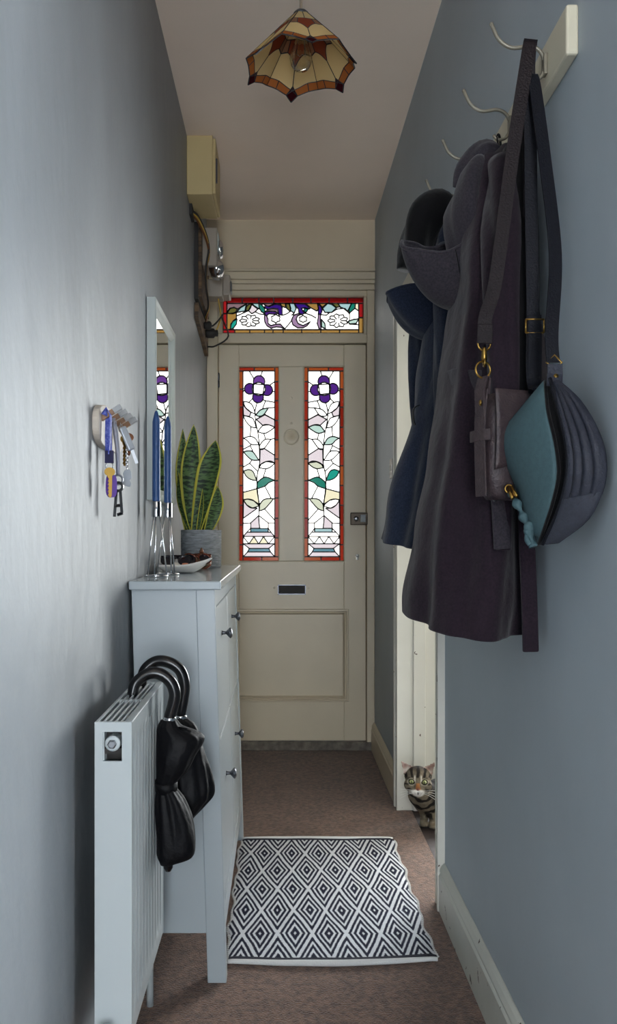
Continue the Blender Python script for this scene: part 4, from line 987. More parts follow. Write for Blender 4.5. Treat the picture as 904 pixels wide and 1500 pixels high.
cbx = thing('cable_bundle', 'bundle of yellow and brown cables looping down over the meter board', 'cable', (XL + 0.03, 3.95, 2.3))
for i, (mm, oy, oz) in enumerate((('cable_y', 0.0, 0.0), ('cable_b', 0.014, 0.006), ('dark', -0.01, 0.01), ('cable_b', 0.006, -0.012))):
    MB().tube(smooth_path([(XL + 0.006, 3.76 + oy, 2.53 + oz * 0.3), (XL + 0.03, 3.80 + oy, 2.512 + oz), (XL + 0.055, 3.89 + oy, 2.47 + oz), (XL + 0.064, 3.945 + oy, 2.42 + oz), (XL + 0.052, 3.95 + oy, 2.35), (XL + 0.05, 3.97 + oy, 2.27), (XL + 0.055, 4.04 + oy, 2.2), (XL + 0.036, 4.12 + 2 * oy, 2.16 + oz)], 5), 0.0048, 7).build('cable', M[mm], cbx, smooth=True)
B(XL, XL + 0.012, 3.70, 3.80, 2.50, 2.545).build('cable_entry', M['dark'], cbx)
for i, (y0, z0) in enumerate(((4.33, 2.17), (4.26, 2.19), (4.40, 2.12))):
    MB().tube(smooth_path([(-0.30, 4.24 + 0.02 * i, 2.29), (-0.29, 4.27 + 0.02 * i, 2.22), (-0.3 + 0.02 * i, y0, z0 + 0.02), (-0.325, y0, z0 - 0.03), (XL + 0.02, y0 + 0.02, z0 - 0.03)], 5), 0.0042, 7).build('cable', M['dark' if i else 'cable_y'], cbx, smooth=True)

# ------------------------------------------------------------------ key rack and keys
M['rackwood'] = mat('greyed_beech', rgb(186, 176, 164), 0.5, var=0.12, vscale=20, stretch=(1, 4, 1))
M['pegwood'] = mat('bare_wood_peg', rgb(140, 104, 76), 0.5, var=0.2, vscale=30); M['pegtip'] = mat('grey_peg_tip', rgb(150, 152, 154), 0.5)
kr = thing('key_rack', 'small rounded wooden key rack with four slanting pegs on the left wall', 'key rack', (XL, 1.92, 1.33))
op = [(1.93 + sy * (0.145 - 0.045 + 0.045 * math.cos(a)) if False else 1.925 + 0.14 * math.copysign(abs(math.cos(a)) ** 0.55, math.cos(a)), 1.374 + 0.046 * math.copysign(abs(math.sin(a)) ** 0.7, math.sin(a))) for sy in (1,) for a in [2 * PI * i / 48 for i in range(48)]]
MB().prism(op, 'x', XL, XL + 0.0145).build('board', M['rackwood'], kr, bevel=0.002)
pegs = [1.82, 1.885, 1.95, 2.015]
for y in pegs:
    a, b, c = Vector((XL + 0.010, y, 1.384)), Vector((XL + 0.038, y, 1.401)), Vector((XL + 0.054, y, 1.411))
    pg = MB().band([a, b], (0, 1, 0), 0.0105, 0.011).build('peg', M['pegwood'], kr, bevel=0.001)
    lab(MB().band([b, c], (0, 1, 0), 0.0107, 0.0112).build('peg_tip', M['pegtip'], pg, bevel=0.001), 'grey painted peg tip')
def loop_ring(c, r, ax1=(0, 1, 0), ax2=(0, 0, 1), rt=0.0012): return MB().ring(c, ax1, ax2, r, rt, 20, 6)
def key_shape(o, top, h, bow, ax, th=0.0022, teeth=True):
    """a key hanging from top: round bow, blade down; ax = direction across the blade"""
    top = Vector(top); ax = Vector(ax).normalized(); nn = ax.cross(Vector((0, 0, 1)))
    pts = []
    for i in range(13):
        a = math.radians(-60 + 300 * i / 12); pts.append((bow * math.sin(a + PI) * -1 if False else bow * math.cos(a + PI / 6 + PI * 0), 0))
    poly = [(bow * 0.98 * math.cos(a), -bow * 0.8 + bow * 0.8 * math.sin(a)) for a in [math.radians(-62 + k * (304 / 16)) for k in range(17)]]
    bl = bow * 0.36
    if teeth:
        left = []; n = 6
        for k in range(n):
            z0 = -bow * 1.55 - (h - bow * 1.6) * (k + 0.5) / n; left += [(-bl, z0), (-bl * 0.35, z0 - (h - bow * 1.6) * 0.35 / n)]
        low = left + [(-bl * 0.6, -h), (bl * 0.6, -h - 0.001), (bl, -h + 0.004)]
    else: low = [(-bl, -bow * 1.55), (-bl, -h), (bl, -h)]
    poly = poly + low
    P3 = lambda q, t: top + ax * q[0] + Vector((0, 0, q[1])) + nn * t
    n = len(poly)
    o.add([P3(q, -th / 2) for q in poly] + [P3(q, th / 2) for q in poly], [tuple(range(n))[::-1], tuple(range(n, 2 * n))] + [(i, (i + 1) % n, n + (i + 1) % n, n + i) for i in range(n)])
    return o
M['lanyard'] = mat('blue_lanyard', rgb(44, 56, 150), 0.7, var=0.6, vscale=220, col2=rgb(110, 120, 190)); M['navy'] = mat('navy_fabric', rgb(22, 22, 62), 0.8)
M['purpletag'] = mat('purple_tag', rgb(84, 44, 140), 0.4); M['ribbon'] = mat('grey_ribbon', rgb(150, 152, 166), 0.6)
M['flipkey'] = mat('silver_grey_plastic', rgb(160, 166, 174), 0.35, 0.2)
ky = pegs[0]; kx = XL + 0.028
k1 = thing('keyring', 'brass key and purple tag hanging on a short blue lanyard, nearest peg', 'keys', (kx, ky, 1.22), 'keys on the key rack')
MB().band([(kx - 0.008, ky - 0.009, 1.392), (kx - 0.002, ky - 0.01, 1.404), (kx + 0.006, ky - 0.0105, 1.392), (kx + 0.005, ky - 0.011, 1.35), (kx + 0.003, ky - 0.011, 1.31)], (0.9, 0.45, 0), 0.014, 0.0022).build('lanyard', M['lanyard'], k1)
MB().band([(kx - 0.001, ky + 0.003, 1.39), (kx - 0.001, ky + 0.0, 1.35), (kx + 0.001, ky - 0.008, 1.312)], (0.9, 0.45, 0), 0.014, 0.0022).build('lanyard', M['lanyard'], k1)
B(kx - 0.006, kx + 0.012, ky - 0.014, ky - 0.006, 1.292, 1.318).build('stitched_end', M['navy'], k1, bevel=0.001)
loop_ring((kx + 0.003, ky - 0.01, 1.286), 0.008, (1, 0.4, 0)).build('split_ring', M['chrome'], k1)
key_shape(MB(), (kx + 0.004, ky - 0.012, 1.283), 0.062, 0.0115, (0.9, 0.45, 0)).build('key', M['brass'], k1)
tg_ = MB(); rr = [(0.012 * math.copysign(abs(math.cos(a)) ** 0.6, math.cos(a)), 0.024 * math.copysign(abs(math.sin(a)) ** 0.6, math.sin(a))) for a in [2 * PI * i / 28 for i in range(28)]]
n = len(rr); cx_, cy_, cz_ = kx + 0.006, ky - 0.003, 1.245
tg_.add([(cx_ + q[0] * 0.9, cy_ + q[0] * 0.4, cz_ + q[1]) for q in rr] + [(cx_ + q[0] * 0.9 - 0.001, cy_ + q[0] * 0.4 + 0.003, cz_ + q[1]) for q in rr], [tuple(range(n))[::-1], tuple(range(n, 2 * n))] + [(i, (i + 1) % n, n + (i + 1) % n, n + i) for i in range(n)])
tg_.build('tag', M['purpletag'], k1)
ky = pegs[1]; kx = XL + 0.03
k2 = thing('bottle_opener', 'black metal bottle opener hanging on a long grey ribbon, second peg', 'opener', (kx, ky, 1.19), 'keys on the key rack')
for s_ in (-1, 1): MB().band(smooth_path([(kx - 0.004, ky + 0.009 * s_, 1.385), (kx, ky + 0.010 * s_, 1.36), (kx + 0.004, ky + 0.006 * s_, 1.32), (kx + 0.005, ky + 0.002 * s_, 1.272)], 4), (0.8, 0.6 * s_, 0), 0.009, 0.0014).build('ribbon', M['ribbon'], k2, smooth=True)
MB().band([(kx - 0.004, ky - 0.009, 1.386), (kx - 0.004, ky - 0.004, 1.396), (kx - 0.004, ky + 0.004, 1.396), (kx - 0.004, ky + 0.009, 1.386)], (1, 0, 0), 0.009, 0.0014).build('ribbon', M['ribbon'], k2)
loop_ring((kx + 0.005, ky, 1.262), 0.010, (1, 0.3, 0), (0, 0, 1), 0.0022).build('ring', M['pewter'], k2)
bo = MB(); bo.ring((kx + 0.006, ky - 0.002, 1.247), (1, 0.3, 0), (0, 0, 1), 0.009, 0.003, 20, 6)
bo.band([(kx + 0.002, ky - 0.002, 1.24), (kx - 0.002, ky - 0.004, 1.182)], (1, 0.3, 0), 0.006, 0.004).band([(kx + 0.010, ky - 0.002, 1.24), (kx + 0.014, ky - 0.004, 1.190)], (1, 0.3, 0), 0.006, 0.004)
bo.band([(kx - 0.002, ky - 0.003, 1.205), (kx + 0.014, ky - 0.003, 1.207)], (0, 0.3, 1), 0.006, 0.004).band([(kx + 0.004, ky - 0.003, 1.186), (kx + 0.016, ky - 0.003, 1.190)], (0, 0.3, 1), 0.006, 0.004)
bo.build('opener', M['blackplastic'], k2)
ky = pegs[2]; kx = XL + 0.032
k3 = thing('keyring', 'grey flip car key, brass key and grey metal fob on chain, third peg', 'keys', (kx, ky, 1.2), 'keys on the key rack')
loop_ring((kx - 0.002, ky, 1.383), 0.013, (0, 1, 0.2)).build('split_ring', M['chrome'], k3)
fk = MB().band([(kx + 0.002, ky - 0.010, 1.383), (kx + 0.012, ky - 0.008, 1.358), (kx + 0.023, ky - 0.006, 1.332)], (0.8, 0.4, 0.4), 0.016, 0.011).build('key_fob', M['flipkey'], k3, bevel=0.003)
MB().band([(kx + 0.023, ky - 0.006, 1.333), (kx + 0.034, ky - 0.005, 1.302)], (0.8, 0.2, 0.3), 0.007, 0.0025).build('key_blade', M['steel'], fk)
key_shape(MB(), (kx + 0.004, ky + 0.005, 1.366), 0.068, 0.011, (0.6, 0.8, 0)).build('key', M['brass'], k3)
key_shape(MB(), (kx + 0.012, ky + 0.014, 1.372), 0.05, 0.012, (0.9, 0.4, 0)).build('key', mat('copper_key', rgb(128, 84, 60), 0.35, 0.8), k3)
for i in range(11): MB().ring((kx + 0.010, ky + 0.003, 1.338 - i * 0.0046), (1, 0, 0) if i % 2 else (0, 1, 0), (0, 0, 1), 0.0028, 0.0008, 10, 5).build('chain_link', M['chrome'], k3)
fb = [(-0.004, 0), (0.006, 0.002), (0.010, -0.004), (0.0105, -0.018), (0.006, -0.022), (0.010, -0.03), (0.007, -0.038), (-0.002, -0.036), (-0.009, -0.03), (-0.006, -0.02), (-0.008, -0.008)]
n = len(fb); q0 = Vector((kx + 0.010, ky + 0.003, 1.288))
MB().add([q0 + Vector((a, a * 0.4, b)) for a, b in fb] + [q0 + Vector((a - 0.001, a * 0.4 + 0.004, b)) for a, b in fb], [tuple(range(n))[::-1], tuple(range(n, 2 * n))] + [(i, (i + 1) % n, n + (i + 1) % n, n + i) for i in range(n)]).build('fob', M['flipkey'], k3, bevel=0.001)

# ------------------------------------------------------------------ coat rack on the right wall
M['railpaint'] = mat('cream_rail_paint', rgb(205, 198, 176), 0.45, var=0.05, vscale=8); M['hook'] = mat('pewter_painted_hook', rgb(128, 122, 108), 0.4, 0.3)
ck = thing('coat_rack', 'long cream wooden coat rail with four curved metal hooks on the right wall', 'coat rack', (XR, 1.95, 1.95))
B(XR - 0.021, XR, 1.457, 2.46, 1.948, 2.032).build('rail', M['railpaint'], ck, bevel=0.004)
HX = XR - 0.021; hooks = [1.565, 1.80, 2.03, 2.26]
for y in hooks:
    hk = MB().tube(smooth_path([(HX - 0.003, y, 1.972), (HX - 0.004, y, 1.995), (HX - 0.014, y, 2.014), (HX - 0.032, y, 2.021), (HX - 0.062, y, 2.018), (HX - 0.085, y, 2.032), (HX - 0.099, y, 2.060)], 6), 0.0036, 10)
    hk.tube(smooth_path([(HX - 0.003, y, 1.998), (HX - 0.005, y, 1.976), (HX - 0.014, y, 1.962), (HX - 0.028, y, 1.959), (HX - 0.036, y, 1.966)], 6), 0.0034, 10)
    hk.ell((HX - 0.099, y, 2.060), (0.004, 0.004, 0.004), 8, 6).ell((HX - 0.036, y, 1.966), (0.004, 0.004, 0.004), 8, 6)
    hk = hk.build('hook', M['hook'], ck, smooth=True)
    B(HX - 0.007, HX, y - 0.009, y + 0.009, 1.968, 2.006).build('hook_plate', M['hook'], hk, bevel=0.002)

# ------------------------------------------------------------------ garments
def cloth(name, c, c2, sheen=0.12):
    m = mat(name, rgb(*c), 0.85, var=0.3, vscale=240, bump=0.55, bscale=17, col2=rgb(*c2), spec=0.15, sheen=sheen); return m
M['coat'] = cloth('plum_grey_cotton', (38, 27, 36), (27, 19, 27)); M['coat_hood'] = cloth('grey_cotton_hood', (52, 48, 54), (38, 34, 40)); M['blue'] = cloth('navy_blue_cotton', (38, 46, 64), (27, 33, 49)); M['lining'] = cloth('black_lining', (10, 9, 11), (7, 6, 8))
WALLX = XR - 0.004
def garment(rings, folds, name, m, parent, n=120, K=80, hem=(0, 0), seed=0, power=2.4):
    """a hanging body lofted from bounds (z, x0, x1, y0, y1); folds grow downwards"""
    R = []
    zt, zb = rings[0][0], rings[-1][0]
    for k in range(K + 1):
        t = k / K * (len(rings) - 1); i = min(int(t), len(rings) - 2); f = t - i
        p = [rings[max(0, min(len(rings) - 1, i + d))] for d in (-1, 0, 1, 2)]
        v = [0.5 * ((2 * b) + (c - a) * f + (2 * a - 5 * b + 4 * c - d) * f * f + (3 * b - a - 3 * c + d) * f ** 3) for a, b, c, d in zip(*p)]
        z, x0, x1, y0, y1 = v; s = (zt - z) / (zt - zb); cx, cy = (x0 + x1) / 2, (y0 + y1) / 2; row = []
        for j in range(n):
            th = 2 * PI * j / n; c_, s_ = math.cos(th), math.sin(th)
            c_ = math.copysign(abs(c_) ** (2 / power), c_); s_ = math.copysign(abs(s_) ** (2 / power), s_)
            d = 0
            for (amp, kk, ph, sl) in folds: d += amp * (0.25 + 0.75 * s) * math.sin(kk * th + ph + sl * s)
            d += 0.015 * noise.noise(Vector((math.cos(th) * 1.5 + seed, math.sin(th) * 1.5, z * 7)))
            px_ = cx + ((x1 - x0) / 2 + d) * c_; py_ = cy + ((y1 - y0) / 2 + d) * s_
            zz = z + s * s * (hem[0] * (py_ - cy) + hem[1] * (px_ - cx))
            row.append(Vector((min(px_, WALLX), py_, zz)))
        R.append(row)
    return MB().loft(R).build(name, m, parent, smooth=True)
def fold_tube(path, radii, name, m, parent, flat=0.7, seed=0.0, n=36, amp=0.12, wall=True):
    """a sleeve or roll of cloth along a path, flattened and creased"""
    mb = MB(); fr = mb.frames(path); rings = []
    for i, (p, t, u, b) in enumerate(fr):
        r = radii[min(len(radii) - 1, int(i / max(1, len(fr) - 1) * (len(radii) - 1)))] if False else None
        q = i / max(1, len(fr) - 1) * (len(radii) - 1); k = min(int(q), len(radii) - 2); r = radii[k] * (1 - q + k) + radii[k + 1] * (q - k)
        row = []
        for j in range(n):
            th = 2 * PI * j / n; g_ = 1 + amp * math.sin(3 * th + seed + i * 0.25) + amp * 0.5 * math.sin(5 * th - seed + i * 0.4)
            v = p + (u * math.cos(th) * flat + b * math.sin(th)) * r * g_
            if wall: v.x = min(v.x, WALLX)
            row.append(v)
        rings.append(row)
    return mb.loft(rings).build(name, m, parent, smooth=True)
def hood(name, m, parent, c, R, M3, lipr=0.004, seed=0.0):
    """an open bag of cloth: deep bowl whose mouth looks along local +Z"""
    c = Vector(c); NU, NV = 56, 26
    def fn(u, v):
        a = 2 * PI * u; b = v * PI * 0.56
        x, y, z = R[0] * math.cos(a) * math.sin(b), R[1] * math.sin(a) * math.sin(b), -R[2] * math.cos(b)
        w_ = 1 + (0.10 * math.sin(3 * a + seed + 2 * v) + 0.05 * math.sin(7 * a + seed)) * v
        p = c + M3 @ Vector((x * w_, y * w_, z + 0.02 * math.sin(2 * a + seed) * v))
        p.x = min(p.x, WALLX); return p
    o = MB().grid(fn, NU, NV).build(name, m, parent, smooth=True, solid=0.004)
    pts = [fn(i / NU, 1.0) for i in range(NU + 1)]
    MB().tube(pts, lipr, 6).build('hem', m, o, smooth=True)
    sm = [fn(0.25, 1 - i / 20) for i in range(21)] + [fn(0.75, i / 20) for i in range(1, 21)]
    MB().tube([p + (p - c).normalized() * 0.0025 for p in sm], 0.0014, 5).build('seam', M['lining'], o, smooth=True)
    return o

# farther coat: navy blue, hood turned inside out
yc = hooks[3]
cA = thing('coat', 'long navy blue hooded coat hanging on the farthest hook, behind the plum one', 'coat', (0.40, yc, 1.12), 'hooded coats on the rack')
garment([(1.955, 0.425, 0.485, yc - 0.03, yc + 0.03), (1.90, 0.40, 0.492, yc - 0.07, yc + 0.07), (1.80, 0.385, 0.496, yc - 0.12, yc + 0.12), (1.66, 0.378, 0.496, yc - 0.14, yc + 0.14), (1.50, 0.355, 0.496, yc - 0.14, yc + 0.14), (1.35, 0.325, 0.496, yc - 0.15, yc + 0.15), (1.22, 0.292, 0.496, yc - 0.16, yc + 0.16), (1.125, 0.268, 0.496, yc - 0.17, yc + 0.17)],
        [(0.010, 4, 0.4, 1.6), (0.005, 8, 1.3, -2.0)], 'body', M['blue'], cA, hem=(0.10, 0.0), seed=3.0)
hood('hood', M['blue'], cA, (0.372, yc - 0.02, 1.765), (0.10, 0.085, 0.125), Matrix.Rotation(-0.5, 3, 'Y') @ Matrix.Rotation(0.15, 3, 'X'), seed=0.5)
lab(fold_tube(smooth_path([(0.455, yc, 1.965), (0.415, yc - 0.01, 1.985), (0.375, yc - 0.01, 1.96), (0.352, yc - 0.005, 1.90), (0.345, yc, 1.83)], 6), [0.03, 0.055, 0.06, 0.055, 0.05], 'collar', M['lining'], cA, 0.75, 1.0), 'black lining turned outwards at the neck')
MB().band(smooth_path([(0.445, yc - 0.012, 1.955), (0.43, yc - 0.012, 1.995), (0.405, yc - 0.006, 2.026), (0.395, yc + 0.006, 2.024), (0.40, yc + 0.014, 1.99), (0.41, yc + 0.016, 1.96)], 5), (0, 0.5, 0.5), 0.012, 0.002).build('hanging_loop', mat('pinkish_tape', rgb(140, 112, 112), 0.8), cA)
for s_ in (-1, 1):
    fold_tube(smooth_path([(0.43, yc + s_ * 0.11, 1.84), (0.41, yc + s_ * 0.165, 1.70), (0.41, yc + s_ * 0.18, 1.5), (0.42, yc + s_ * 0.18, 1.26)], 8), [0.05, 0.055, 0.05, 0.042], 'sleeve', M['blue'], cA, 0.8, s_)
MB().band(smooth_path([(0.352, yc - 0.05, 1.47), (0.338, yc - 0.055, 1.46), (0.338, yc - 0.055, 1.43), (0.345, yc - 0.05, 1.415)], 4), (0, 1, 0), 0.012, 0.002).build('belt_loop', M['lining'], cA)

# nearer coat: long plum-grey trench
yc = 1.835
cB = thing('coat', 'long dark plum-grey hooded trench coat hanging in front, under the two bags', 'coat', (0.39, yc, 0.95), 'hooded coats on the rack')
garment([(1.945, 0.445, 0.478, 1.79, 1.825), (1.915, 0.415, 0.49, 1.75, 1.86), (1.86, 0.40, 0.496, 1.715, 1.90), (1.78, 0.382, 0.496, 1.685, 1.95), (1.64, 0.365, 0.496, 1.66, 1.98), (1.50, 0.35, 0.496, 1.655, 1.985), (1.42, 0.345, 0.496, 1.655, 1.985), (1.30, 0.325, 0.496, 1.65, 2.0), (1.15, 0.302, 0.496, 1.645, 2.02), (1.02, 0.283, 0.496, 1.645, 2.03), (0.965, 0.276, 0.496, 1.645, 2.035)],
        [(0.010, 4, 0.2, 1.6), (0.008, 7, 0.9, -1.6), (0.003, 13, 2.2, 1.0)], 'body', M['coat'], cB, hem=(0.10, -0.05), seed=0.7)
fold_tube(smooth_path([(0.452, 1.80, 1.925), (0.425, 1.80, 1.93), (0.405, 1.815, 1.90), (0.40, 1.83, 1.87)], 6), [0.025, 0.036, 0.045, 0.045], 'collar', M['coat_hood'], cB, 0.7, 0.3)
hood('hood', M['coat_hood'], cB, (0.352, 1.845, 1.745), (0.088, 0.075, 0.125), Matrix.Rotation(-0.30, 3, 'Y') @ Matrix.Rotation(0.35, 3, 'X'), seed=1.9)
fold_tube(smooth_path([(0.43, 1.79, 1.895), (0.405, 1.79, 1.865), (0.385, 1.80, 1.80), (0.385, 1.82, 1.72)], 8), [0.04, 0.055, 0.055, 0.035], 'hood_neck', M['coat_hood'], cB, 0.75, 2.0, amp=0.18)
MB().band(smooth_path([(0.452, 1.797, 1.94), (0.447, 1.797, 1.964), (0.453, 1.80, 1.967), (0.458, 1.803, 1.94)], 5), (0, 1, 0), 0.005, 0.002).build('hanging_loop', M['lining'], cB)
fold_tube(smooth_path([(0.44, 1.705, 1.86), (0.425, 1.655, 1.72), (0.42, 1.64, 1.5), (0.42, 1.635, 1.3), (0.418, 1.63, 1.115)], 10), [0.045, 0.05, 0.042, 0.036, 0.02], 'sleeve', M['coat'], cB, 0.75, 0.5)
fold_tube(smooth_path([(0.44, 1.93, 1.84), (0.43, 1.99, 1.70), (0.43, 2.01, 1.5), (0.43, 2.01, 1.2)], 8), [0.045, 0.05, 0.045, 0.04], 'sleeve', M['coat'], cB, 0.75, 1.5)
MB().band(smooth_path([(0.345, 1.80, 1.462), (0.352, 1.752, 1.458), (0.366, 1.71, 1.448), (0.385, 1.672, 1.44)], 5), (0, 0, 1), 0.038, 0.006).build('waist_tab', M['coat_hood'], cB, bevel=0.002)
MB().band(smooth_path([(0.458, 1.640, 1.30), (0.462, 1.632, 1.15), (0.466, 1.628, 1.02), (0.468, 1.626, 0.925)], 6), (1, 0, 0), 0.03, 0.008).build('placket', M['coat'], cB, bevel=0.003)
fold_tube(smooth_path([(0.462, 1.70, 1.90), (0.458, 1.655, 1.78), (0.455, 1.642, 1.6), (0.455, 1.636, 1.4), (0.458, 1.634, 1.25)], 10), [0.03, 0.036, 0.036, 0.034, 0.02], 'opening_shade_fold', M['lining'], cB, 0.8, 2.6)  # black lining fold added at the opening to put deep shade there
cf = MB().band(smooth_path([(0.402, 1.607, 1.235), (0.406, 1.606, 1.19), (0.410, 1.606, 1.118)], 5), (1, 0.1, 0), 0.032, 0.006).build('belt_end', M['coat_hood'], cB, bevel=0.002)
MB().lathe([(0.004, 0), (0.005, -0.002), (0.0, -0.003)], (0.395, 1.602, 1.21), 14, 'y').build('button', M['blackplastic'], cf)

# ------------------------------------------------------------------ satchel hanging from the first hook
M['leather'] = mat('brown_plum_leather', rgb(62, 50, 51), 0.5, var=0.35, vscale=60, bump=0.25, bscale=260, col2=rgb(50, 38, 42))
M['strapleather'] = mat('dark_plum_strap', rgb(27, 18, 21), 0.55, var=0.3, vscale=150, bump=0.2, bscale=300, spec=0.2)
sa = thing('satchel', 'small brown leather satchel on a long dark strap with brass rings', 'bag', (0.42, 1.56, 1.2))
def curved_box(fn, nu, nv): return MB().grid(fn, nu, nv)
Rz = Matrix.Rotation(0.42, 3, 'Z'); sc_ = Vector((0.428, 1.585, 1.302))
def sat(p): return sc_ + Rz @ Vector(p)
def satchel_body(W_, D_, H_, nseg=16):
    rings = []
    for k in range(nseg + 1):
        t = k / nseg; z = -H_ / 2 + H_ * t; f = (1 - abs(2 * t - 1) ** 5); g_ = 0.75 + 0.25 * f
        bul = 1 + 0.12 * math.sin(PI * t); row = []
        for j in range(40):
            th = 2 * PI * j / 40; c_, s_ = math.cos(th), math.sin(th)
            c_ = math.copysign(abs(c_) ** 0.45, c_); s_ = math.copysign(abs(s_) ** 0.55, s_)
            row.append(sat((W_ / 2 * c_ * g_ * (1 - 0.06 * t), D_ / 2 * s_ * g_ * bul, z)))
        rings.append(row)
    return rings
MB().loft(satchel_body(0.15, 0.062, 0.19)).build('body', M['leather'], sa, smooth=True)
fl = MB().grid(lambda u, v: sat((-0.073 + 0.146 * u, -0.034 - 0.004 * math.sin(PI * v) - 0.002, 0.098 - 0.13 * v - 0.012 * (2 * u - 1) ** 2 * v)), 16, 14).build('flap', M['leather'], sa, smooth=True, solid=0.003)
MB().band([sat((-0.077, -0.006, 0.10)), sat((-0.082, -0.006, 0.05)), sat((-0.083, -0.006, 0.0)), sat((-0.08, -0.006, -0.09))], Rz @ Vector((0, 1, 0)), 0.03, 0.003).build('gusset_band', M['leather'], sa, bevel=0.001)
MB().band([sat((-0.079, -0.032, 0.018)), sat((-0.0835, -0.02, 0.018)), sat((-0.0835, 0.012, 0.018)), sat((-0.079, 0.026, 0.018))], (0, 0, 1), 0.02, 0.004).build('keeper', M['leather'], sa, bevel=0.001)
MB().band([sat((-0.082, -0.006, 0.05)), sat((-0.083, -0.006, 0.10)), sat((-0.076, -0.006, 0.122)), sat((-0.07, -0.006, 0.118)), sat((-0.073, -0.006, 0.09))], Rz @ Vector((0, 1, 0)), 0.026, 0.004).build('ring_tab', M['leather'], sa, bevel=0.001)
MB().lathe([(0.0055, 0), (0.0055, -0.002), (0.003, -0.0035), (0.0, -0.004)], sat((-0.085, -0.012, 0.075)), 14, 'x').build('rivet', M['brass'], sa, smooth=True)
tp_ = sat((-0.076, -0.006, 0.135))
MB().ring(tp_, (1, 0.3, 0), (0, 0, 1), 0.0145, 0.002, 24, 8).build('d_ring', M['brass'], sa, smooth=True)
cl = MB().lathe([(0.0045, 0), (0.0055, 0.006), (0.0045, 0.018), (0.003, 0.024), (0.0, 0.025)], tp_ + Vector((0.002, 0, 0.016)), 12)
cl.ring(tp_ + Vector((0.002, 0, 0.012)), (0, 1, 0), (0, 0, 1), 0.006, 0.0018, 16, 6)
cl.build('snap_hook', M['brass'], sa, smooth=True)
rt_ = tp_ + Vector((0.002, 0, 0.046)); MB().ring(rt_, (1, 0.2, 0), (0, 0, 1), 0.012, 0.0018, 20, 8).build('strap_ring', M['brass'], sa, smooth=True)
hk0 = Vector((0.450, 1.568, 2.026))
MB().band(smooth_path([rt_ + Vector((0.0, 0.0, 0.006)), rt_ + Vector((0.003, 0.001, 0.05)), (0.385, 1.553, 1.60), (0.415, 1.556, 1.82), (0.443, 1.556, 2.0), hk0 + Vector((0, -0.004, 0.003)), hk0 + Vector((0.002, 0.005, 0.003)), (0.452, 1.585, 1.98), (0.462, 1.61, 1.80), (0.468, 1.63, 1.6), sat((0.078, 0.0, 0.11))], 8), (1, -0.1, 0), 0.024, 0.0035).build('strap', M['strapleather'], sa)
MB().band([rt_ + Vector((0.0, -0.003, 0.0)), rt_ + Vector((0.001, -0.004, 0.034))], (1, 0, 0), 0.027, 0.004).build('strap_fold', M['strapleather'], sa, bevel=0.001)

# ------------------------------------------------------------------ teal and navy slouch bag
M['teal_suede'] = mat('teal_leather', rgb(62, 88, 94), 0.75, var=0.14, vscale=120, bump=0.12, bscale=400); M['navy_leather'] = mat('navy_leather', rgb(36, 39, 52), 0.65, var=0.25, vscale=90, bump=0.25, bscale=260)
M['grey_leather'] = mat('grey_navy_leather', rgb(54, 57, 68), 0.7, var=0.2, vscale=120, bump=0.2, bscale=300); M['navystrap'] = mat('navy_strap', rgb(18, 19, 27), 0.6, var=0.3, vscale=140, bump=0.2, bscale=300, spec=0.2)
hb = thing('shoulder_bag', 'slouchy teal and navy shoulder bag with gathered side, hanging in front of the satchel', 'bag', (0.44, 1.42, 1.13))
N_ = 24
def curve(pts): q = smooth_path([at(*p) for p in pts], 12); return [q[int(i / N_ * (len(q) - 1))] for i in range(N_ + 1)]
c_left = curve([(797, 560, 1.45), (765, 598, 1.50), (734, 641, 1.55), (742, 680, 1.55), (757, 712, 1.54), (772, 757, 1.51), (787, 797, 1.47)])
c_face = curve([(799, 558, 1.44), (803, 600, 1.415), (814, 648, 1.395), (819, 692, 1.39), (812, 730, 1.40), (801, 765, 1.42), (789, 799, 1.455)])
c_zip = curve([(806, 555, 1.42), (818, 598, 1.385), (829, 645, 1.36), (832, 685, 1.355), (825, 725, 1.37), (812, 762, 1.395), (795, 797, 1.435)])
c_right = curve([(814, 553, 1.425), (848, 585, 1.36), (874, 628, 1.325), (886, 668, 1.308), (884, 712, 1.312), (862, 760, 1.345), (818, 795, 1.41)])
def patch(a, b, bulge, name, m, n=14, rip=0, s0=0.0, s1=1.0, pr=hb, t0=0, t1=N_):
    def fn(u, v):
        k = t0 + v * (t1 - t0); i = min(int(k), N_ - 1); f = k - i
        p = a[i].lerp(a[i + 1], f); q = b[i].lerp(b[i + 1], f); w_ = s0 + (s1 - s0) * u
        o = p.lerp(q, w_); tt = k / N_
        nn = (q - p).cross(a[i + 1] - a[i]);
        if nn.length > 1e-9: nn.normalize()
        if nn.y > 0: nn = -nn
        d = bulge * math.sin(PI * w_) ** 0.7 * math.sin(PI * tt) ** 0.6
        if rip: d += rip * abs(math.sin(PI * w_ * 4)) * math.sin(PI * min(1, tt * 1.15)) - rip * 0.5
        r = o + nn * d; r.x = min(r.x, WALLX - 0.001); return r
    return MB().grid(fn, n * (3 if rip else 1), 40).build(name, m, pr, smooth=True, solid=0.003)
patch(c_left, c_face, 0.014, 'front_panel', M['teal_suede'])
patch(c_face, c_zip, -0.010, 'mouth', M['lining'])
side_p = patch(c_zip, c_right, 0.012, 'gathered_side', M['navy_leather'], 16, 0.007, t1=17)
patch(c_zip, c_right, 0.013, 'base_panel', M['grey_leather'], 14, t0=16.6)
MB().tube([p + Vector((-0.001, -0.003, 0)) for p in c_zip], 0.0032, 8).build('zip', M['navystrap'], hb, smooth=True)
MB().tube([p + Vector((-0.001, -0.002, 0)) for p in c_face], 0.0028, 8).build('edge_binding', M['lining'], hb, smooth=True)
MB().tube(c_left, 0.0026, 8).build('edge_binding', M['teal_suede'], hb, smooth=True)
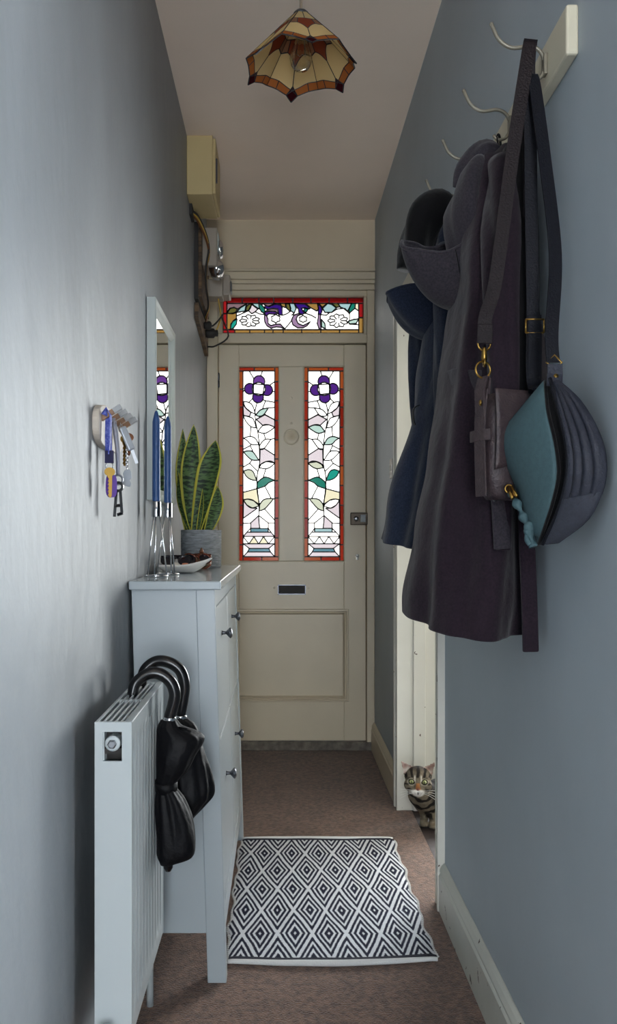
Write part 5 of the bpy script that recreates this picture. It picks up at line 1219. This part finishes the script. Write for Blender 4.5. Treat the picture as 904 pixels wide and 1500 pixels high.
# back of the bag, towards the coats and the wall
mid = [(p + q) / 2 for p, q in zip(c_left, c_right)]
c_back = [Vector((min(m_.x + 0.045 * math.sin(PI * i / N_), WALLX - 0.003), m_.y + 0.075 * math.sin(PI * i / N_), m_.z)) for i, m_ in enumerate(mid)]
def ruled(a, b, name): return MB().grid(lambda u, v: a[int(round(v * N_))].lerp(b[int(round(v * N_))], u), 6, N_).build(name, M['navy_leather'], hb, smooth=True, solid=0.003)
ruled(c_left, c_back, 'back_panel'); ruled(c_back, c_right, 'back_panel')
# straps
rg_ = at(812, 531, 1.43)
q = MB()
q.ring(rg_, (1, 0, 0), (0, 0, 1), 0.0125, 0.002, 4, 8)
q.build('strap_ring', M['brass'], hb, smooth=True)
MB().band([rg_ + Vector((0, -0.003, -0.003)), rg_ + Vector((0, -0.004, -0.02)), at(812, 566, 1.412)], (1, 0, 0), 0.025, 0.004).build('ring_tab', M['navy_leather'], hb, bevel=0.001)
MB().lathe([(0.004, 0), (0.004, -0.002), (0.0, -0.003)], rg_ + Vector((0.0, -0.008, -0.024)), 12, 'y').build('rivet', M['brass'], hb, smooth=True)
hk1 = Vector((0.452, 1.565, 1.9585))
MB().band(smooth_path([rg_ + Vector((-0.002, 0.0, 0.0)), rg_ + Vector((-0.003, 0.004, 0.05)), (0.466, 1.475, 1.62), (0.462, 1.52, 1.80), (0.456, 1.552, 1.93), hk1 + Vector((0.0, -0.005, 0.005)), hk1 + Vector((0, 0.004, 0.005)), (0.452, 1.572, 1.90), (0.452, 1.568, 1.75), (0.453, 1.56, 1.55), (0.45, 1.55, 1.42), at(790, 570, 1.50)], 8), (1, 0.1, 0), 0.022, 0.0035).build('strap', M['navystrap'], hb)
bk = Vector((0.4535, 1.554, 1.515))
b_ = MB()
for dz_ in (-0.012, 0.012): b_.tube([bk + Vector((-0.016, -0.004, dz_)), bk + Vector((0.016, -0.004, dz_))], 0.0018, 8)
for dx_ in (-0.016, 0.016): b_.tube([bk + Vector((dx_, -0.004, -0.012)), bk + Vector((dx_, -0.004, 0.012))], 0.0018, 8)
b_.build('buckle', M['brass'], hb, smooth=True)
MB().band([bk + Vector((0.0, -0.003, 0.02)), bk + Vector((0, -0.0045, -0.02)), bk + Vector((0.0, -0.003, -0.12))], (1, 0, 0), 0.024, 0.003).build('strap_tail', M['navystrap'], hb, bevel=0.001)
# knotted tie with brass clips on the front lower edge
kt = smooth_path([at(748, 718, 1.525), at(756, 735, 1.50), at(766, 755, 1.485), at(774, 776, 1.465), at(782, 801, 1.455)], 6)
MB().tube(kt, [0.006 + 0.003 * math.sin(i * 1.1) for i in range(len(kt))], 10).build('tie', M['teal_suede'], hb, smooth=True)
MB().tube(smooth_path([at(774, 776, 1.468), at(772, 790, 1.46), at(777, 798, 1.455)], 5), 0.0045, 8).build('tie', M['teal_suede'], hb, smooth=True)
MB().ell(at(775, 772, 1.462), (0.009, 0.008, 0.01), 14, 9).build('knot', M['teal_suede'], hb, smooth=True)
for a_, b2 in (((744, 714), (751, 730)), ((749, 712), (757, 727))):
    MB().tube([at(*a_, 1.515), at(*b2, 1.49)], 0.0032, 8).build('clip', M['brass'], hb, smooth=True)
MB().ring(at(746, 716, 1.512), (1, 0, 0), (0, 0, 1), 0.007, 0.0016, 18, 6).build('clip_ring', M['brass'], hb, smooth=True)

# ------------------------------------------------------------------ the cat in the doorway
def cat():
    hc = Vector((0.533, 3.36, 0.193))                    # centre of the head
    f = (Vector((-0.02, 0, 1.148)) - hc); f.z *= 0.30; f.normalize()   # looks up the hall
    r = f.cross(Vector((0, 0, 1))).normalized() ; u = r.cross(f)
    R = Matrix((r, f, u)).transposed()                  # local x = right in the picture, y = forward, z = up
    H = lambda x, y, z: hc + R @ Vector((x, y, z))
    b = MB()
    def e(c, rad, Mx=None): b.ell(c, rad, 24, 14, Mx)
    # head
    e(H(0, -0.008, 0.008), (0.050, 0.048, 0.045), R)
    for sx in (-1, 1):
        e(H(sx * 0.026, 0.010, -0.016), (0.028, 0.030, 0.026), R)
        e(H(sx * 0.0105, 0.040, -0.030), (0.0145, 0.015, 0.0125), R)
        e(H(sx * 0.024, 0.024, 0.013), (0.016, 0.012, 0.010), R)
        # ears: thin cupped triangles
        ear = []; tip = H(sx * 0.069, -0.002, 0.076); i0 = H(sx * 0.010, -0.006, 0.048); o0 = H(sx * 0.053, -0.012, 0.002); back = H(sx * 0.038, -0.036, 0.028)
        n = 10; rings = []
        for k in range(9):
            t = k / 8; a_, c_, d_ = i0.lerp(tip, t), o0.lerp(tip, t), back.lerp(tip, t); q = (a_ + c_) / 2 + (d_ - (a_ + c_) / 2) * 0.35
            rings.append([a_, a_.lerp(q, 0.55) , q, q.lerp(c_, 0.45), c_, c_.lerp(d_, 0.6), d_, d_.lerp(a_, 0.4)])
        rings[-1] = [tip + (p - tip) * 0.4 + (rings[-2][i] - tip) * 0.05 for i, p in enumerate(rings[-1])]
        b.loft(rings)
    e(H(0, 0.030, -0.012), (0.017, 0.024, 0.020), R); e(H(0, 0.033, -0.043), (0.0125, 0.014, 0.009), R)
    # neck, chest, trunk, haunches
    P = [(hc + Vector((0.010, 0.035, -0.03)), 0.044), (Vector((0.556, 3.415, 0.125)), 0.055), (Vector((0.585, 3.44, 0.098)), 0.063), (Vector((0.65, 3.47, 0.105)), 0.068), (Vector((0.72, 3.49, 0.108)), 0.074), (Vector((0.79, 3.50, 0.100)), 0.078), (Vector((0.84, 3.50, 0.085)), 0.06)]
    for (p, q), (p2, q2) in zip(P, P[1:]):
        for k in range(4): e(p.lerp(p2, k / 4), (q + (q2 - q) * k / 4,) * 3)
    e(P[-1][0], (P[-1][1],) * 3)
    # front legs and paws; the near one stands a little ahead
    for (x, y, sh) in ((0.568, 3.425, Vector((0.572, 3.44, 0.10))), (0.600, 3.400, Vector((0.60, 3.43, 0.10)))):
        for k in range(9):
            t = k / 8; p = sh.lerp(Vector((x, y + 0.006, 0.022)), t); q = 0.028 * (1 - t) + 0.0165 * t; e(p, (q, q, q))
        e((x - 0.004, y - 0.012, 0.011), (0.0175, 0.024, 0.0125))
        for k in (-1.5, -0.5, 0.5, 1.5): e((x - 0.004 + k * 0.008, y - 0.032 + abs(k) * 0.003, 0.0085), (0.0058, 0.0085, 0.0075))
    # folded hind legs
    for yy in (3.44, 3.55):
        e((0.77, yy, 0.075), (0.070, 0.032, 0.062)); e((0.715, yy - 0.003, 0.018), (0.048, 0.018, 0.016)); e((0.672, yy - 0.003, 0.013), (0.022, 0.017, 0.012))
    tl = smooth_path([(0.87, 3.50, 0.07), (0.93, 3.50, 0.035), (0.96, 3.44, 0.022), (0.92, 3.36, 0.020), (0.83, 3.33, 0.018), (0.76, 3.335, 0.018)], 8)
    b.tube(tl, [0.022 - 0.006 * i / len(tl) for i in range(len(tl))], 12)
    root = thing('cat', 'tabby cat peering round the doorway on the right, white muzzle and green eyes', 'cat', (0.65, 3.44, 0))
    tmp = b.build('cat_form', M['dark'], root)
    q = tmp.modifiers.new('r', 'REMESH'); q.mode = 'VOXEL'; q.voxel_size = 0.0030; q.use_smooth_shade = True
    q = tmp.modifiers.new('s', 'SMOOTH'); q.iterations = 3; q.factor = 0.5
    bpy.context.view_layer.update()
    dg = bpy.context.evaluated_depsgraph_get()
    me = bpy.data.meshes.new_from_object(tmp.evaluated_get(dg)); me.name = 'body'
    bpy.data.objects.remove(tmp)
    me.polygons.foreach_set('use_smooth', [True] * len(me.polygons))
    Ri = R.transposed(); grey, dark, pale, white = Vector((96, 86, 72)), Vector((26, 23, 22)), Vector((120, 112, 98)), Vector((226, 222, 216)); orange = Vector((158, 104, 64)); pink = Vector((140, 112, 104))
    at_ = me.color_attributes.new('fur', 'FLOAT_COLOR', 'POINT')
    def sstep(a, c, x): t = max(0, min(1, (x - a) / (c - a))); return t * t * (3 - 2 * t)
    for v in me.vertices:
        p = v.co; l = Ri @ (p - hc); nz = noise.noise(p * 55)
        ishead = l.y > -0.046 and (l.length < 0.066 or (l.z > 0.0 and l.length < 0.112))
        c = grey.lerp(pale, max(0, 0.4 + 0.5 * noise.noise(p * 90)))
        if ishead:
            x, y, z = l
            if y > -0.03:
                if z > 0.016:      # forehead stripes, fanning out towards the ears
                    k = math.sin((x / (0.010 + 0.08 * max(0, z - 0.016))) * PI * 0.9 + PI / 2 + nz)
                    c = c.lerp(dark, 0.85 * sstep(0.0, 0.6, k))
                    c = c.lerp(dark, 0.6 * sstep(0.035, 0.05, z))
                else:
                    k = math.sin((z * 260 + abs(x) * 90) + nz * 2)    # cheek bars
                    c = c.lerp(dark, 0.75 * sstep(0.35, 0.8, k) * sstep(0.022, 0.034, abs(x)))
                for sx in (-1, 1):
                    d = math.hypot((x - sx * 0.0245) / 1.25, z - 0.000)
                    c = c.lerp(Vector((205, 200, 182)), sstep(0.0145, 0.0115, d) * 0.45)
                    c = c.lerp(dark, sstep(0.0108, 0.0092, d))
                    dd = abs(x - sx * (0.012)); c = c.lerp(Vector((210, 204, 190)), sstep(0.004, 0.001, dd) * sstep(-0.002, 0.006, z) * sstep(0.03, 0.018, z))
                if abs(x) < 0.0065 + 0.003 * sstep(0, -0.03, z) and -0.028 < z < -0.002 and y > 0.03: c = c.lerp(orange, 0.9)
                m_ = sstep(0.030, 0.020, math.hypot(x * 0.95, (z + 0.042) * 1.15)); c = c.lerp(white, m_ * sstep(-0.022, -0.030, z))
                if abs(x) < 0.002 and -0.046 < z < -0.034 and y > 0.03: c = dark.lerp(c, 0.3)
            if l.z > 0.02 and abs(x) > 0.018 and l.length > 0.054:
                fr_ = v.normal.dot(f)
                c = pink.lerp(Vector((196, 186, 176)), max(0, min(1, 0.5 + nz))) if fr_ > 0.12 else dark.lerp(grey, 0.35)
        else:
            along = p.x * 1.0 + 0.35 * p.z + 0.25 * (p.y - 3.4)
            if p.x < 0.62 and p.z > 0.055:
                k = math.sin((p.z * 1.0 - abs(p.x - 0.55) * 0.55) * 190 + nz * 1.5)
            else: k = math.sin(along * 150 + nz * 2.2)
            c = c.lerp(dark, 0.9 * sstep(-0.05, 0.5, k) * sstep(0.02, 0.04, p.z))
            if p.z < 0.03 and p.x < 0.63: c = pale.lerp(grey, 0.4 + nz)
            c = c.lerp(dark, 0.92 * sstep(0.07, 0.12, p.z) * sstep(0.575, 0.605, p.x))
        at_.data[v.index].color = (lin(max(0, c.x)), lin(max(0, c.y)), lin(max(0, c.z)), 1)
    fm = bpy.data.materials.new('tabby_fur'); fm.use_nodes = True; nt = fm.node_tree; N = nt.nodes; p = N['Principled BSDF']; p.inputs['Roughness'].default_value = 0.9; p.inputs['Specular IOR Level'].default_value = 0.15
    ca = N.new('ShaderNodeAttribute'); ca.attribute_name = 'fur'; nt.links.new(ca.outputs['Color'], p.inputs['Base Color'])
    nz_ = N.new('ShaderNodeTexNoise'); nz_.inputs['Scale'].default_value = 420; tc = N.new('ShaderNodeTexCoord'); nt.links.new(tc.outputs['Object'], nz_.inputs['Vector'])
    bp = N.new('ShaderNodeBump'); bp.inputs['Strength'].default_value = 0.5; bp.inputs['Distance'].default_value = 0.003; nt.links.new(nz_.outputs['Fac'], bp.inputs['Height']); nt.links.new(bp.outputs['Normal'], p.inputs['Normal'])
    me.materials.clear(); me.materials.append(fm)
    o = bpy.data.objects.new('body', me); COL.objects.link(o); put(o, root)
    iris = mat('green_iris', rgb(150, 158, 104), 0.1, coat=1.0); pup = mat('pupil', rgb(6, 6, 6), 0.08); nose = mat('nose_leather', rgb(120, 70, 58), 0.5)
    for sx in (-1, 1):
        ce = H(sx * 0.0245, 0.0325, 0.000)
        ey = MB().ell(ce, (0.0088, 0.0100, 0.0074), 20, 14, R).build('eye', iris, o, smooth=True)
        ey2 = MB().ell(ce + R @ Vector((-sx * 0.0005, 0.0080, 0)), (0.0022, 0.0028, 0.0052), 14, 10, R).build('pupil', pup, o, smooth=True)
    MB().ell(H(0, 0.0545, -0.024), (0.0062, 0.004, 0.0042), 14, 9, R).build('nose', nose, o, smooth=True)
    wk = mat('white_whisker', rgb(230, 230, 226), 0.5)
    for sx in (-1, 1):
        for k in range(4):
            s0 = H(sx * 0.014, 0.048, -0.030 - 0.003 * k); MB().tube(smooth_path([s0, s0 + R @ Vector((sx * 0.025, 0.006, 0.004 - 0.003 * k)), s0 + R @ Vector((sx * 0.055, -0.004, 0.002 - 0.009 * k))], 4), [0.00045] * 8 + [0.0002], 5).build('whisker', wk, o)
cat()
